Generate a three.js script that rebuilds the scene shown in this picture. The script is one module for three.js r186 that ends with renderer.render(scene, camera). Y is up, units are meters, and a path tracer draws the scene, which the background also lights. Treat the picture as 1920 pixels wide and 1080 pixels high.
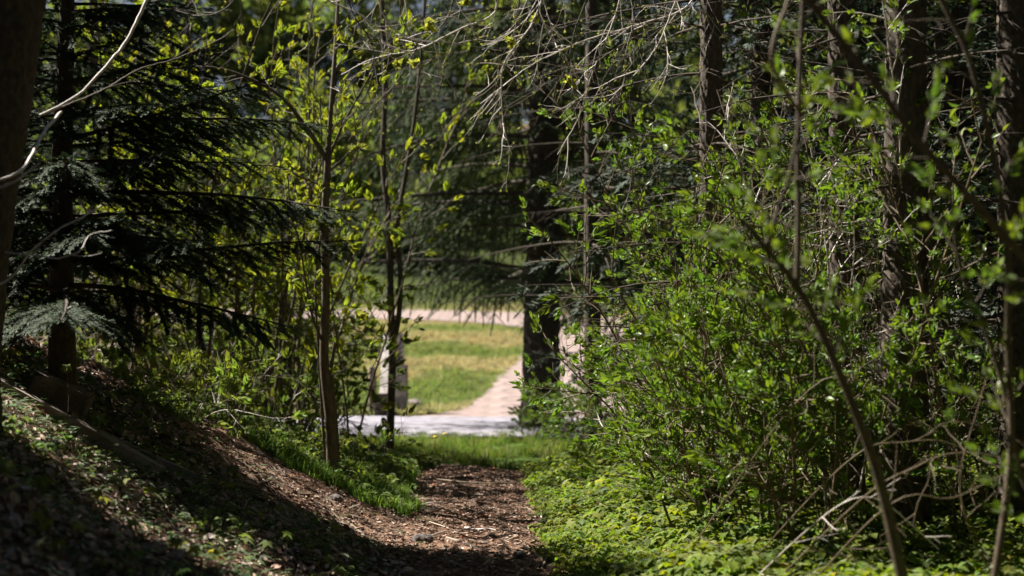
import * as THREE from 'three';

// ---------------------------------------------------------------- camera, sky, sun, exposure
const scene = new THREE.Scene();
const EYE = 1.45, F = 2667;                       // eye height, focal length in pixels of a 1920 wide picture (50 mm)
const camera = new THREE.PerspectiveCamera(2 * Math.atan(540 / F) * 180 / Math.PI, 16 / 9, 0.1, 2000);
camera.position.set(0, EYE, 0);
camera.rotation.x = Math.atan(90 / F);
camera.focus = 10.2;
camera.userData.fStop = 1.35;
camera.updateMatrixWorld();

const SUN_LEFT = 60 * Math.PI / 180, SUN_UP = 50 * Math.PI / 180;   // sun: left of the view direction, above the horizon
const sunDir = new THREE.Vector3(-Math.sin(SUN_LEFT) * Math.cos(SUN_UP), Math.sin(SUN_UP), -Math.cos(SUN_LEFT) * Math.cos(SUN_UP));
// clear spring sky: pale at the horizon, deeper blue overhead, a little brighter round the sun
const skyImage = new Float32Array(256 * 128 * 4);
for (let j = 0; j < 128; j++) for (let k = 0; k < 256; k++) {
  const up = ((j + 0.5) / 128 - 0.5) * Math.PI, az = ((k + 0.5) / 256 - 0.5) * 2 * Math.PI, y = Math.max(0, Math.sin(up)), t = Math.pow(1 - y, 3);
  const c = Math.max(0, Math.cos(up) * Math.cos(az) * sunDir.x + Math.sin(up) * sunDir.y + Math.cos(up) * Math.sin(az) * sunDir.z), glow = 1 + 0.6 * Math.pow(c, 8);
  const o = (j * 256 + k) * 4, zenith = [0.024, 0.036, 0.06], low = [0.13, 0.15, 0.18];
  for (let n = 0; n < 3; n++) skyImage[o + n] = (zenith[n] + (low[n] - zenith[n]) * t) * glow;
  skyImage[o + 3] = 1;
}
const sky = new THREE.DataTexture(skyImage, 256, 128, THREE.RGBAFormat, THREE.FloatType);
sky.mapping = THREE.EquirectangularReflectionMapping; sky.magFilter = sky.minFilter = THREE.LinearFilter; sky.wrapS = THREE.RepeatWrapping; sky.needsUpdate = true;
scene.background = sky; scene.environment = sky;
const sun = new THREE.DirectionalLight(new THREE.Color(1, 0.945, 0.86), 5);
sun.name = 'sun';
sun.position.copy(sunDir).multiplyScalar(80);
sun.castShadow = true;
Object.assign(sun.shadow.camera, { left: -60, right: 60, top: 60, bottom: -60, near: 1, far: 250 });
sun.shadow.mapSize.set(4096, 4096);
scene.add(sun, sun.target);
const renderer = new THREE.WebGLRenderer({ antialias: true });
renderer.toneMapping = THREE.LinearToneMapping;
renderer.toneMappingExposure = 3.2;
renderer.shadowMap.enabled = true;

// ---------------------------------------------------------------- helpers
const V = (x, y, z) => new THREE.Vector3(x, y, z);
function rng(seed) { let a = seed * 2654435761 >>> 0; return () => { a = a + 0x6D2B79F5 | 0; let t = Math.imul(a ^ a >>> 15, 1 | a); t = t + Math.imul(t ^ t >>> 7, 61 | t) ^ t; return ((t ^ t >>> 14) >>> 0) / 4294967296; }; }
function hash(x, y) { let h = Math.imul(x, 374761393) + Math.imul(y, 668265263) | 0; h = Math.imul(h ^ h >>> 13, 1274126177); return ((h ^ h >>> 16) >>> 0) / 4294967296; }
function noise(x, y) { const i = Math.floor(x), j = Math.floor(y), u = x - i, v = y - j, a = u * u * (3 - 2 * u), b = v * v * (3 - 2 * v); return (hash(i, j) * (1 - a) + hash(i + 1, j) * a) * (1 - b) + (hash(i, j + 1) * (1 - a) + hash(i + 1, j + 1) * a) * b; }
const fbm = (x, y, n = 4) => { let s = 0, a = 0.5, t = 0; for (let k = 0; k < n; k++) { s += a * noise(x, y); t += a; a *= 0.5; x = x * 2.03 + 17.1; y = y * 2.03 + 9.7; } return s / t; };
const clamp = (x, a = 0, b = 1) => Math.min(b, Math.max(a, x));
const smooth = (a, b, x) => { const t = clamp((x - a) / (b - a)); return t * t * (3 - 2 * t); };
const mixv = (a, b, t) => a.map((x, k) => x + (b[k] - x) * t);
function knots(list, x) { for (let k = 1; k < list.length; k++) if (x < list[k][0] || k === list.length - 1) { const [a, p] = list[k - 1], [b, q] = list[k]; return p + (q - p) * clamp((x - a) / (b - a)); } }
/** The point seen at a pixel of the photograph, d metres in front of the camera. */
function at(px, py, d) { const r = V(px - 960, 540 - py, -F).applyQuaternion(camera.quaternion); return r.multiplyScalar(d / -r.z).add(camera.position); }
const col = (r, g, b) => new THREE.Color().setRGB(r, g, b);

// terrain: z = -d
const pathMid = (d) => knots([[0, -0.1], [8.6, -0.17], [12, -0.28], [15, -0.46], [20, -0.6], [30, -0.6]], d);
function groundBase(x, d) {
  const left = pathMid(d) - 0.5 - x, right = x - pathMid(d) - 0.55;
  let h = 0;
  if (left > 0) { const s = knots([[0, 0.47], [11.5, 0.47], [14, 0.36], [17, 0.1], [19, 0]], d); const l = left < 0.4 ? left * left / 0.8 : left - 0.2; h += s * (l < 4 ? l : 4 + (l - 4) * 0.35); }
  if (right > 0) h += 0.07 * Math.min(right, 6) * (1 - smooth(15, 19, d));
  if (d > 26) { const e = d - 26; h += e < 36 ? 0.078 * e * e / (e + 3) : 0.078 * 1296 / 39 + Math.min(e - 36, 120) * 0.22; }
  return h;
}
const driveMids = [[0.2, 22.4], [1.6, 26.6], [2.5, 34], [3.4, 44], [2.6, 53], [-3, 58], [-16, 58.5], [-40, 58]];
const drivePoints = new THREE.CatmullRomCurve3(driveMids.map(([x, d]) => V(x, 0, -d))).getSpacedPoints(90);
function offDrive(x, d) { let b = 1e9; for (const p of drivePoints) { const u = p.x - x, w = p.z + d, q = u * u + w * w; if (q < b) b = q; } return Math.sqrt(b); }
function ground(x, d) {
  const near = 1 - smooth(16, 22, d), off = Math.abs(x - pathMid(d));
  return groundBase(x, d) + (fbm(x * 1.1 + 40, d * 1.1, 3) - 0.5) * 0.28 * near * smooth(0.3, 1.2, off) + (fbm(x * 6 + 3, d * 6, 3) - 0.5) * 0.05 * near + (d > 26 ? (fbm(x * 0.35, d * 0.35, 3) - 0.5) * 0.5 * smooth(26, 32, d) * (1 - smooth(50, 54, d)) * (d < 55 && x > -40 && x < 12 ? smooth(2.6, 4.2, offDrive(x, d)) : 1) : 0);
}
const onGround = (px, d) => { const x = (px - 960) / F * d; return V(x, ground(x, d), -d); };

class Shape3 {
  constructor() { this.p = []; this.n = []; this.u = []; this.i = []; this.c = null; }
  get count() { return this.p.length / 3; }
  tube(pts, rad, sides = 6, bump = null) {
    const base = this.count, n = pts.length; let len = 0, nor = null; const t = V(), b = V(), w = V();
    for (let k = 0; k < n; k++) {
      t.subVectors(pts[Math.min(n - 1, k + 1)], pts[Math.max(0, k - 1)]).normalize();
      if (!nor) nor = (Math.abs(t.y) < 0.9 ? V(0, 1, 0) : V(1, 0, 0)).cross(t).normalize();
      nor.addScaledVector(t, -nor.dot(t)).normalize(); b.crossVectors(t, nor);
      if (k) len += pts[k].distanceTo(pts[k - 1]);
      for (let s = 0; s <= sides; s++) {
        const a = s / sides * Math.PI * 2, r = rad[k] * (bump ? bump(s === sides ? 0 : a, len, rad[k]) : 1);
        w.copy(nor).multiplyScalar(Math.cos(a)).addScaledVector(b, Math.sin(a));
        this.p.push(pts[k].x + w.x * r, pts[k].y + w.y * r, pts[k].z + w.z * r); this.n.push(w.x, w.y, w.z); this.u.push(s / sides * Math.max(0.05, Math.round(rad[0] * 6.28 * 4) / 4 || 0.25), len);
      }
    }
    for (let k = 0; k < n - 1; k++) for (let s = 0; s < sides; s++) { const a = base + k * (sides + 1) + s, c = a + sides + 1; this.i.push(a, a + 1, c, a + 1, c + 1, c); }
    return this;
  }
  build(origin, recompute = false) {
    const g = new THREE.BufferGeometry(), p = new Float32Array(this.p);
    if (origin) for (let k = 0; k < p.length; k += 3) { p[k] -= origin.x; p[k + 1] -= origin.y; p[k + 2] -= origin.z; }
    g.setAttribute('position', new THREE.BufferAttribute(p, 3));
    if (this.n.length) g.setAttribute('normal', new THREE.Float32BufferAttribute(this.n, 3));
    if (this.u.length) g.setAttribute('uv', new THREE.Float32BufferAttribute(this.u, 2));
    if (this.c) g.setAttribute('color', new THREE.Float32BufferAttribute(this.c, 3));
    g.setIndex(this.i);
    if (recompute || !this.n.length) g.computeVertexNormals();
    return g;
  }
}
const taken = {};
function numbered(name) { const k = taken[name] = (taken[name] ?? -1) + 1; return k ? name + '_' + String(k).padStart(3, '0') : name; }
function thing(name, label, category, base, group) { const o = new THREE.Group(); o.name = numbered(name); o.position.copy(base); o.userData = { label, category }; if (group) o.userData.group = group; scene.add(o); return o; }
function part(name, geometry, material, parent) { const m = new THREE.Mesh(geometry, material); m.name = name; parent.add(m); return m; }
function tagged(name, geometry, material, label, category, group) { const m = part(numbered(name), geometry, material, scene); m.userData = { label, category }; if (group) m.userData.group = group; return m; }
const dummy = new THREE.Object3D(), xAxis = V(1, 0, 0), yAxis = V(0, 1, 0), zAxis = V(0, 0, 1);
/** Copies of one small shape: each site is {p, q, s, c}; one stuff part. */
function copies(name, geometry, material, sites, parent, origin) {
  if (!sites.length) return null;
  const m = new THREE.InstancedMesh(geometry, material, sites.length); m.name = name; m.userData.kind = 'stuff';
  sites.forEach((s, k) => { dummy.position.copy(s.p); if (origin) dummy.position.sub(origin); dummy.quaternion.copy(s.q); dummy.scale.setScalar(s.s); if (s.s3) dummy.scale.multiply(s.s3); dummy.updateMatrix(); m.setMatrixAt(k, dummy.matrix); m.setColorAt(k, s.c || col(1, 1, 1)); });
  parent.add(m); return m;
}
/** Rotation that takes +z to dir, with a random roll. */
function facing(dir, roll = 0) { const q = new THREE.Quaternion().setFromUnitVectors(zAxis, dir.clone().normalize()); return q.multiply(new THREE.Quaternion().setFromAxisAngle(zAxis, roll)); }
/** +z along dir, +y as near as possible to up. */
function upright(dir, up = yAxis, tilt = 0) { const m = new THREE.Matrix4(), z = dir.clone().normalize(), x = V().crossVectors(up, z); if (x.lengthSq() < 1e-4) x.set(1, 0, 0); x.normalize(); m.makeBasis(x, V().crossVectors(z, x), z); return new THREE.Quaternion().setFromRotationMatrix(m).multiply(new THREE.Quaternion().setFromAxisAngle(zAxis, tilt)); }
const vary = (R, base, dv = 0.3, dh = 0.15) => { const k = 1 + (R() - 0.5) * 2 * dv, h = (R() - 0.5) * 2 * dh; return col(base[0] * k * (1 + h), base[1] * k, base[2] * k * (1 - h)); };

// ---------------------------------------------------------------- materials
function dataTexture(size, fn, srgb) {
  const a = new Uint8Array(size * size * 4);
  for (let y = 0; y < size; y++) for (let x = 0; x < size; x++) { const v = fn(x / size, y / size, x, y), k = (y * size + x) * 4; for (let j = 0; j < 3; j++) a[k + j] = clamp(typeof v === 'number' ? v : v[j]) * 255; a[k + 3] = 255; }
  const t = new THREE.DataTexture(a, size, size); t.wrapS = t.wrapT = THREE.RepeatWrapping; t.magFilter = THREE.LinearFilter; t.minFilter = THREE.LinearMipmapLinearFilter; t.generateMipmaps = true; if (srgb) t.colorSpace = THREE.SRGBColorSpace; t.needsUpdate = true; return t;
}
// noise that repeats with period n
function tileNoise(x, y, n, seed) { x *= n; y *= n; const i = Math.floor(x), j = Math.floor(y), u = x - i, v = y - j, a = u * u * (3 - 2 * u), b = v * v * (3 - 2 * v), h = (p, q) => hash((p % n + n) % n + seed * 131, (q % n + n) % n + seed * 57); return (h(i, j) * (1 - a) + h(i + 1, j) * a) * (1 - b) + (h(i, j + 1) * (1 - a) + h(i + 1, j + 1) * a) * b; }
const tileFbm = (x, y, n, seed, oct = 4) => { let s = 0, a = 0.5, t = 0; for (let k = 0; k < oct; k++) { s += a * tileNoise(x, y, n << k, seed + k); t += a; a *= 0.6; } return s / t; };
const barkMap = dataTexture(512, (u, v) => { const g = tileFbm(u, v, 8, 3), f = tileNoise(u, v, 128, 9), l = smooth(0.56, 0.75, tileFbm(u, v, 6, 21)); const k = 0.55 + 0.5 * g + 0.25 * (f - 0.5); return [k * (1 - 0.1 * l), k * (0.93 + 0.03 * l), k * (0.86 + 0.02 * l)]; }, true);
const barkBump = dataTexture(512, (u, v) => 0.6 * tileFbm(u, v, 24, 5) + 0.4 * tileNoise(u, v, 128, 2));
const soilMap = dataTexture(1024, (u, v) => { const g = tileFbm(u, v, 10, 31, 5), f = hash(Math.floor(u * 512), Math.floor(v * 512)), s = f > 0.93 ? 1.5 : 1; const k = (0.4 + 0.75 * g + 0.3 * (f - 0.5)) * s; return [k, k * 0.97, k * 0.93]; }, true);
const soilBump = dataTexture(1024, (u, v) => 0.5 * tileFbm(u, v, 32, 41, 5) + 0.5 * tileNoise(u, v, 256, 17));
const woodMap = dataTexture(256, (u, v) => { const k = 0.62 + 0.3 * tileFbm(u, v * 0.25, 32, 61, 3); return [k, k * 0.97, k * 0.92]; }, true);
for (const t of [barkMap, barkBump]) t.repeat.set(4, 4);
const std = (o) => new THREE.MeshStandardMaterial(o), phys = (o) => new THREE.MeshPhysicalMaterial(o);
const M = {
  ground: phys({ specularIntensity: 0.15, vertexColors: true, map: soilMap, bumpMap: soilBump, bumpScale: 0.02, roughness: 0.95 }),
  path: phys({ specularIntensity: 0.3, vertexColors: true, map: soilMap, bumpMap: soilBump, bumpScale: 0.015, roughness: 0.9 }),
  road: std({ color: col(0.34, 0.34, 0.43), map: soilMap, bumpMap: soilBump, bumpScale: 0.004, roughness: 0.75 }),
  drive: std({ color: col(0.38, 0.295, 0.285), map: soilMap, bumpMap: soilBump, bumpScale: 0.01, roughness: 0.9 }),
  spruceBark: std({ color: col(0.15, 0.13, 0.112), map: barkMap, bumpMap: barkBump, bumpScale: 0.006, roughness: 0.92 }),
  darkBark: std({ color: col(0.13, 0.112, 0.095), map: barkMap, bumpMap: barkBump, bumpScale: 0.006, roughness: 0.92 }),
  stem: std({ color: col(0.15, 0.125, 0.08), map: barkMap, bumpMap: barkBump, bumpScale: 0.002, roughness: 0.75 }),
  paleTwig: std({ color: col(0.55, 0.48, 0.43), roughness: 0.55 }),
  brownTwig: std({ color: col(0.2, 0.16, 0.095), map: barkMap, roughness: 0.7 }),
  mossBark: std({ color: col(0.12, 0.1, 0.075), map: barkMap, bumpMap: barkBump, bumpScale: 0.008, roughness: 0.95, vertexColors: true }),
  needle: phys({ color: col(1, 1, 1), roughness: 0.85, transmission: 0.12, specularIntensity: 0.6, clearcoat: 0.15, clearcoatRoughness: 0.35, side: THREE.DoubleSide }),
  spruceNeedle: phys({ color: col(1, 1, 1), roughness: 0.95, transmission: 0.15, side: THREE.DoubleSide }),
  leaf: phys({ color: col(1, 1, 1), roughness: 0.95, transmission: 0.52, specularIntensity: 0.5, clearcoat: 0.3, clearcoatRoughness: 0.28, side: THREE.DoubleSide }),
  softLeaf: phys({ color: col(1, 1, 1), roughness: 1, transmission: 0.6, specularIntensity: 0.4, side: THREE.DoubleSide }),
  herb: phys({ color: col(1, 1, 1), roughness: 0.95, transmission: 0.6, specularIntensity: 0.3, clearcoat: 0.1, clearcoatRoughness: 0.4, side: THREE.DoubleSide }),
  dead: phys({ color: col(1, 1, 1), roughness: 0.85, transmission: 0.12, side: THREE.DoubleSide }),
  chip: std({ color: col(1, 1, 1), roughness: 0.8 }),
  wood: std({ color: col(0.42, 0.36, 0.32), map: woodMap, bumpMap: woodMap, bumpScale: 0.004, roughness: 0.85 }),
  granite: std({ color: col(0.72, 0.7, 0.72), map: soilMap, bumpMap: soilBump, bumpScale: 0.01, roughness: 0.85 }),
  stone: std({ color: col(0.3, 0.26, 0.25), map: soilMap, bumpMap: soilBump, bumpScale: 0.01, roughness: 0.9 }),
  yellow: std({ color: col(0.75, 0.5, 0.02), roughness: 0.7 }),
};

// ---------------------------------------------------------------- leaf-sized shapes (+z is the way they grow, +y up)
/** One leaf from the origin along +z: folded on its midrib and curled. */
function leafShape(g, len, wid, fold, curl, m = new THREE.Matrix4(), steps = 4) {
  const base = g.count, v = V();
  for (let k = 0; k <= steps; k++) {
    const t = k / steps, w = wid * 0.5 * Math.sin(Math.PI * Math.pow(t, 0.8)) * (k === steps ? 0 : 1), z = len * t, y = -curl * len * t * t;
    for (const s of [-1, 0, 1]) { v.set(s * w, y + Math.abs(s) * w * fold, z).applyMatrix4(m); g.p.push(v.x, v.y, v.z); }
  }
  for (let k = 0; k < steps; k++) for (const s of [0, 1]) { const a = base + k * 3 + s, b = a + 3; if (k < steps - 1) { g.i.push(a, a + 1, b + 1, a, b + 1, b); if (0) g.i.push(); } else g.i.push(a, a + 1, b + 1); }
}
/** A leaf with pointed lobes fanned round its stalk. */
function lobedLeaf(g, size, m, curl = 0.3, lobes = 5) {
  const base = g.count, v = V(), put = (x, z) => { const r = Math.hypot(x, z); v.set(x, -curl * r * r / size, z).applyMatrix4(m); g.p.push(v.x, v.y, v.z); };
  put(0, 0); const n = lobes * 2;
  for (let k = 0; k <= n; k++) { const a = (k / n - 0.5) * Math.PI * 1.65, tip = k % 2 === 1, r = size * (tip ? (0.62 + 0.38 * Math.cos(a * 0.9)) : 0.42); put(Math.sin(a) * r, Math.cos(a) * r); }
  for (let k = 1; k <= n; k++) g.i.push(base, base + k, base + k + 1);
}
const mat4 = (p, q, s = 1) => new THREE.Matrix4().compose(p, q, V(s, s, s));
const euler = (x, y, z) => new THREE.Quaternion().setFromEuler(new THREE.Euler(x, y, z, 'YXZ'));
function sprig(seed, n, len, wid, spread, stem) {     // a shoot end: pairs of leaves and an end leaf
  const R = rng(seed), g = new Shape3();
  for (let k = 0; k < n; k++) { const t = (k >> 1) / Math.max(1, (n - 1) >> 1), a = k * Math.PI + (k >> 1) * 1.4 + R() * 0.6, out = spread * (1 - 0.5 * t) + (R() - 0.5) * 0.3; const q = new THREE.Quaternion().setFromAxisAngle(zAxis, a).multiply(euler(-out, 0, 0)); const l = len * (0.7 + R() * 0.5); leafShape(g, l, wid * (0.8 + R() * 0.4) * l / len, 0.35, 0.15 + R() * 0.35, mat4(V(0, 0, stem * t), q)); }
  return g.build();
}
function needleSpray(seed, len, nl, pairs, flat, w = 0.0022) {   // a twig end with needles on both sides
  const R = rng(seed), g = new Shape3();
  for (let k = 0; k < pairs; k++) for (const s of [-1, 1]) {
    const z = len * (k + R() * 0.7) / pairs, l = nl * (0.75 + R() * 0.4) * (k > pairs - 3 ? 0.8 : 1), a = 0.95 - 0.45 * k / pairs + (R() - 0.5) * 0.3, up = flat ? (R() - 0.3) * 1.3 : (R() - 0.5) * 2.6;
    const d = V(Math.sin(a) * s * Math.cos(up), Math.sin(up) * Math.sin(a), Math.cos(a)), b = g.count, side = V(0, 1, 0).cross(d).normalize().multiplyScalar(w);
    g.p.push(side.x, side.y, z + side.z, -side.x, -side.y, z - side.z, d.x * l - side.x * .5, d.y * l, z + d.z * l - side.z * .5, d.x * l + side.x * .5, d.y * l, z + d.z * l + side.z * .5); g.i.push(b, b + 1, b + 2, b, b + 2, b + 3);
  }
  const b = g.count, r = 0.0018; g.p.push(-r, 0, 0, r, 0, 0, 0, 0, len, 0, -r, 0); g.i.push(b, b + 1, b + 2, b + 1, b + 3, b + 2);
  return g.build();
}
function herbPlant(seed, n, h, leaflet, wid, lobed) {   // several stalks, each with three leaflets
  const R = rng(seed), g = new Shape3();
  for (let k = 0; k < n; k++) {
    const a = k / n * 6.28 + R() * 0.9, lean = 0.25 + R() * 0.7, hh = h * (0.55 + R() * 0.55), top = V(Math.sin(a) * Math.sin(lean) * hh, Math.cos(lean) * hh, Math.cos(a) * Math.sin(lean) * hh);
    const b = g.count, r = 0.0018; g.p.push(-r, 0, 0, r, 0, 0, top.x, top.y, top.z); g.i.push(b, b + 1, b + 2);
    if (lobed) lobedLeaf(g, leaflet * (0.8 + R() * 0.5), mat4(top, euler(0.2 + R() * 0.5, a + (R() - 0.5), (R() - 0.5) * 0.5)), 0.4);
    else for (const s of [-1, 0, 1]) leafShape(g, leaflet * (0.75 + R() * 0.4), wid, 0.25, 0.35, mat4(top, euler((R() - 0.3) * 0.6, a + s * 1.15 + (R() - 0.5) * 0.4, (R() - 0.5) * 0.5)), 3);
  }
  return g.build();
}
function grassTuft(seed, n, h, w, spread) {
  const R = rng(seed), g = new Shape3();
  for (let k = 0; k < n; k++) {
    const a = R() * 6.28, l = h * (0.5 + R() * 0.6), lean = (0.15 + R() * 0.7) * spread, o = V((R() - 0.5) * h * 0.5, 0, (R() - 0.5) * h * 0.5), d = V(Math.sin(a), 0, Math.cos(a)), sd = V(d.z, 0, -d.x).multiplyScalar(w / 2), b = g.count;
    for (let s = 0; s < 3; s++) { const t = s / 3, p = o.clone().addScaledVector(d, l * lean * t * t).add(V(0, l * t * (1 - 0.35 * lean * t), 0)), k2 = 1 - t * 0.5; g.p.push(p.x - sd.x * k2, p.y, p.z - sd.z * k2, p.x + sd.x * k2, p.y, p.z + sd.z * k2); }
    const p = o.clone().addScaledVector(d, l * lean).add(V(0, l * (1 - 0.35 * lean), 0)); g.p.push(p.x, p.y, p.z);
    g.i.push(b, b + 1, b + 2, b + 1, b + 3, b + 2, b + 2, b + 3, b + 4, b + 3, b + 5, b + 4, b + 4, b + 5, b + 6);
  }
  return g.build();
}
function deadLeaf(seed) {
  const R = rng(seed), g = new Shape3(), m = new THREE.Matrix4().makeTranslation(0, 0.006, -0.5);
  leafShape(g, 1, 0.62, 0.2 + R() * 0.5, -0.25 + R() * 0.6, m, 5);
  for (let k = 0; k < g.p.length; k += 3) { g.p[k + 1] += (R() - 0.5) * 0.14; g.p[k] += (R() - 0.5) * 0.08; }
  return g.build();
}
const G = {
  hedge: [1, 2, 3].map((k) => sprig(k, 7, 0.052, 0.021, 0.95, 0.05)),
  fresh: [4, 5, 6].map((k) => sprig(k, 6, 0.055, 0.024, 0.75, 0.03)),
  oneLeaf: [0.15, 0.3, 0.45].map((c) => { const g = new Shape3(); leafShape(g, 0.056, 0.023, 0.35, c); return g.build(); }),
  burst: [7, 8].map((k) => { const R = rng(k), g = new Shape3(); for (let j = 0; j < 5; j++) lobedLeaf(g, 0.045 * (0.7 + R() * 0.5), mat4(V(0, 0, 0.01), new THREE.Quaternion().setFromAxisAngle(zAxis, j * 1.26 + R()).multiply(euler(-0.8 - R() * 0.5, 0, 0))), 0.5, 3); return g.build(); }),
  bud: [9].map(() => { const g = new Shape3(); for (let j = 0; j < 3; j++) leafShape(g, 0.02, 0.009, 0.6, -0.2, mat4(V(), new THREE.Quaternion().setFromAxisAngle(zAxis, j * 2.1).multiply(euler(-0.3, 0, 0))), 3); return g.build(); }),
  fir: [11, 12, 13].map((k) => needleSpray(k, 0.11, 0.022, 28, true, 0.0028)),
  spruce: [14, 15].map((k) => needleSpray(k, 0.26, 0.022, 30, false, 0.0035)),
  farSpruce: [16].map((k) => needleSpray(k, 0.5, 0.1, 20, false, 0.016)),
  farLeaf: [17, 18].map((k) => sprig(k, 9, 0.12, 0.07, 1.2, 0.2)),
  herb: [21, 22, 23].map((k) => herbPlant(k, 5, 0.14, 0.05, 0.036, false)),
  maplet: [24, 25].map((k) => herbPlant(k, 3, 0.15, 0.06, 0.05, true)),
  seedling: [26, 27].map((k) => { const R = rng(k), g = new Shape3(), r = 0.0016; g.p.push(-r, 0, 0, r, 0, 0, 0, 0.045, 0); g.i.push(0, 1, 2); for (const s of [0, Math.PI]) leafShape(g, 0.042 + R() * 0.012, 0.013, 0.2, 0.45, mat4(V(0, 0.045, 0), euler(-0.35, s + R() * 0.5, 0)), 3); return g.build(); }),
  grass: [31, 32].map((k) => grassTuft(k, 9, 0.16, 0.006, 1)),
  fieldGrass: [33, 34].map((k) => grassTuft(k, 14, 0.2, 0.016, 1.3)),
  dead: [41, 42, 43, 44].map(deadLeaf),
  chip: [45, 46, 47].map((k) => { const R = rng(k), g = new THREE.BoxGeometry(1, 0.3, 0.28 + R() * 0.2), p = g.attributes.position; for (let j = 0; j < p.count; j++) p.setXYZ(j, p.getX(j) * (0.8 + 0.4 * hash(j, k)), p.getY(j) + 0.1 * hash(k, j), p.getZ(j) * (0.6 + 0.8 * hash(j + 9, k))); g.computeVertexNormals(); return g; }),
};

// ---------------------------------------------------------------- terrain
{
  const xs = [], ds = [];
  for (let x = 0; x < 6; x += 0.05) xs.push(x); for (let x = 6, s = 0.06; x < 420; x += s, s *= 1.09) xs.push(x);
  const X = [...xs.slice(1).reverse().map((x) => -x), ...xs];
  for (let d = 3; d < 19; d += 0.05) ds.push(d); for (let d = 19, s = 0.06; d < 520; d += s, s *= 1.035) ds.push(d);
  const back = []; for (let d = 2.9, s = 0.1; d > -60; d -= s, s *= 1.12) back.push(d);
  const D = [...back.reverse(), ...ds], g = new Shape3(); g.c = [];
  const litter = [0.2, 0.135, 0.095], moss = [0.09, 0.1, 0.035], lawn = [0.085, 0.15, 0.025], straw = [0.31, 0.26, 0.12], field = [0.17, 0.2, 0.045], wood = [0.07, 0.075, 0.03];
  for (const d of D) for (const x of X) {
    g.p.push(x, ground(x, d), -d); g.u.push(x / 1.6, d / 1.6);
    const a = fbm(x * 1.7, d * 1.7, 4), b = fbm(x * 0.22 + 5, d * 0.35, 4), e = fbm(x * 0.05 + 3, d * 0.05 + 8, 4);
    let c = mixv(litter, moss, smooth(0.5, 0.72, a));
    const toGrass = smooth(15.6, 16.6, d + (a - 0.5) * 1.6);
    c = mixv(c, lawn, toGrass * smooth(-3, -1.5, x + a));
    c = mixv(c, mixv(field, straw, smooth(0.42, 0.62, b + 0.12 * (fbm(x * 1.3, d * 1.3, 3) - 0.5))), smooth(24.5, 26, d));
    c = mixv(c, mixv([0.065, 0.095, 0.018], mixv([0.13, 0.095, 0.06], wood, smooth(0.5, 0.62, e)), smooth(0.45, 0.6, fbm(x * 0.09, d * 0.06, 4))), smooth(63, 66, d + e * 3));
    g.c.push(...c);
  }
  const w = X.length;
  for (let j = 0; j < D.length - 1; j++) for (let k = 0; k < w - 1; k++) { const a = j * w + k, b = a + w; g.i.push(a, a + 1, b, a + 1, b + 1, b); }
  const m = part('ground', g.build(null, true), M.ground, scene); m.userData.kind = 'structure';
}
/** How bare the trodden soil is: above 0 on the path and on the side trail up the bank. */
function bare(x, d) {
  const n = (fbm(x * 2.6 + 8, d * 2.6, 4) - 0.5) * 0.55;
  const main = 0.62 + n - Math.abs(x - pathMid(d)) - 1.5 * smooth(15.0, 16.8, d + n * 4);
  const s = clamp((-x - 0.4) / 2.6), mid = 10.2 + 1.15 * s, side = x < -0.3 && x > -2.5 ? 0.95 - 0.35 * s + n - Math.abs(d - mid) * 0.9 : -1;
  return Math.max(main, side);
}
{
  const g = new Shape3(); g.c = []; const S = 0.03, nx = Math.round(4.4 / S), nd = Math.round(14 / S), id = new Int32Array((nx + 1) * (nd + 1)).fill(-1);
  const put = (k, j) => { const q = j * (nx + 1) + k; if (id[q] < 0) { const x = -3.4 + k * S, d = 3.2 + j * S, b = bare(x, d); id[q] = g.count; g.p.push(x, ground(x, d) - 0.012 + 0.03 * clamp(b / 0.12) * 0.9 + (fbm(x * 14, d * 14, 3) - 0.5) * 0.02, -d); g.u.push(x / 1.1, d / 1.1); const t = fbm(x * 2, d * 2, 4); g.c.push(...mixv([0.2, 0.115, 0.075], [0.32, 0.205, 0.145], smooth(0.35, 0.65, t))); } return id[q]; };
  for (let j = 0; j < nd; j++) for (let k = 0; k < nx; k++) { const x = -3.4 + (k + 0.5) * S, d = 3.2 + (j + 0.5) * S; if (bare(x, d) > -0.04) { const a = put(k, j), b = put(k + 1, j), c = put(k, j + 1), e = put(k + 1, j + 1); g.i.push(a, b, c, b, e, c); } }
  const m = part('path', g.build(null, true), M.path, scene); m.userData.kind = 'structure';
}
function ribbon(name, mids, width, material, lift) {
  const c = new THREE.CatmullRomCurve3(mids.map(([x, d]) => V(x, 0, -d))), n = 160, g = new Shape3(), cross = 10;
  for (let k = 0; k <= n; k++) { const p = c.getPoint(k / n), t = c.getTangent(k / n), s = V(-t.z, 0, t.x); for (let j = 0; j <= cross; j++) { const o = (j / cross - 0.5) * width * (1 + 0.03 * Math.sin(k * 0.9 + j)), x = p.x + s.x * o, z = p.z + s.z * o; g.p.push(x, Math.max(ground(x, -z), groundBase(x, -z)) + lift + (j > 0 && j < cross ? 0.04 : 0.0), z); g.u.push(x / 1.6, z / 1.6); } }
  for (let k = 0; k < n; k++) for (let j = 0; j < cross; j++) { const a = k * (cross + 1) + j, b = a + cross + 1; g.i.push(a, b, a + 1, a + 1, b, b + 1); }
  const m = part(name, g.build(null, true), material, scene); m.userData.kind = 'structure'; return m;
}
ribbon('gravel_drive', driveMids, 5.8, M.drive, 0.03);
ribbon('road', [[-40, 20], [-14, 22.6], [-4, 22.6], [2, 22.0], [14, 21.5], [40, 22]], 4.7, M.road, 0.045);

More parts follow.
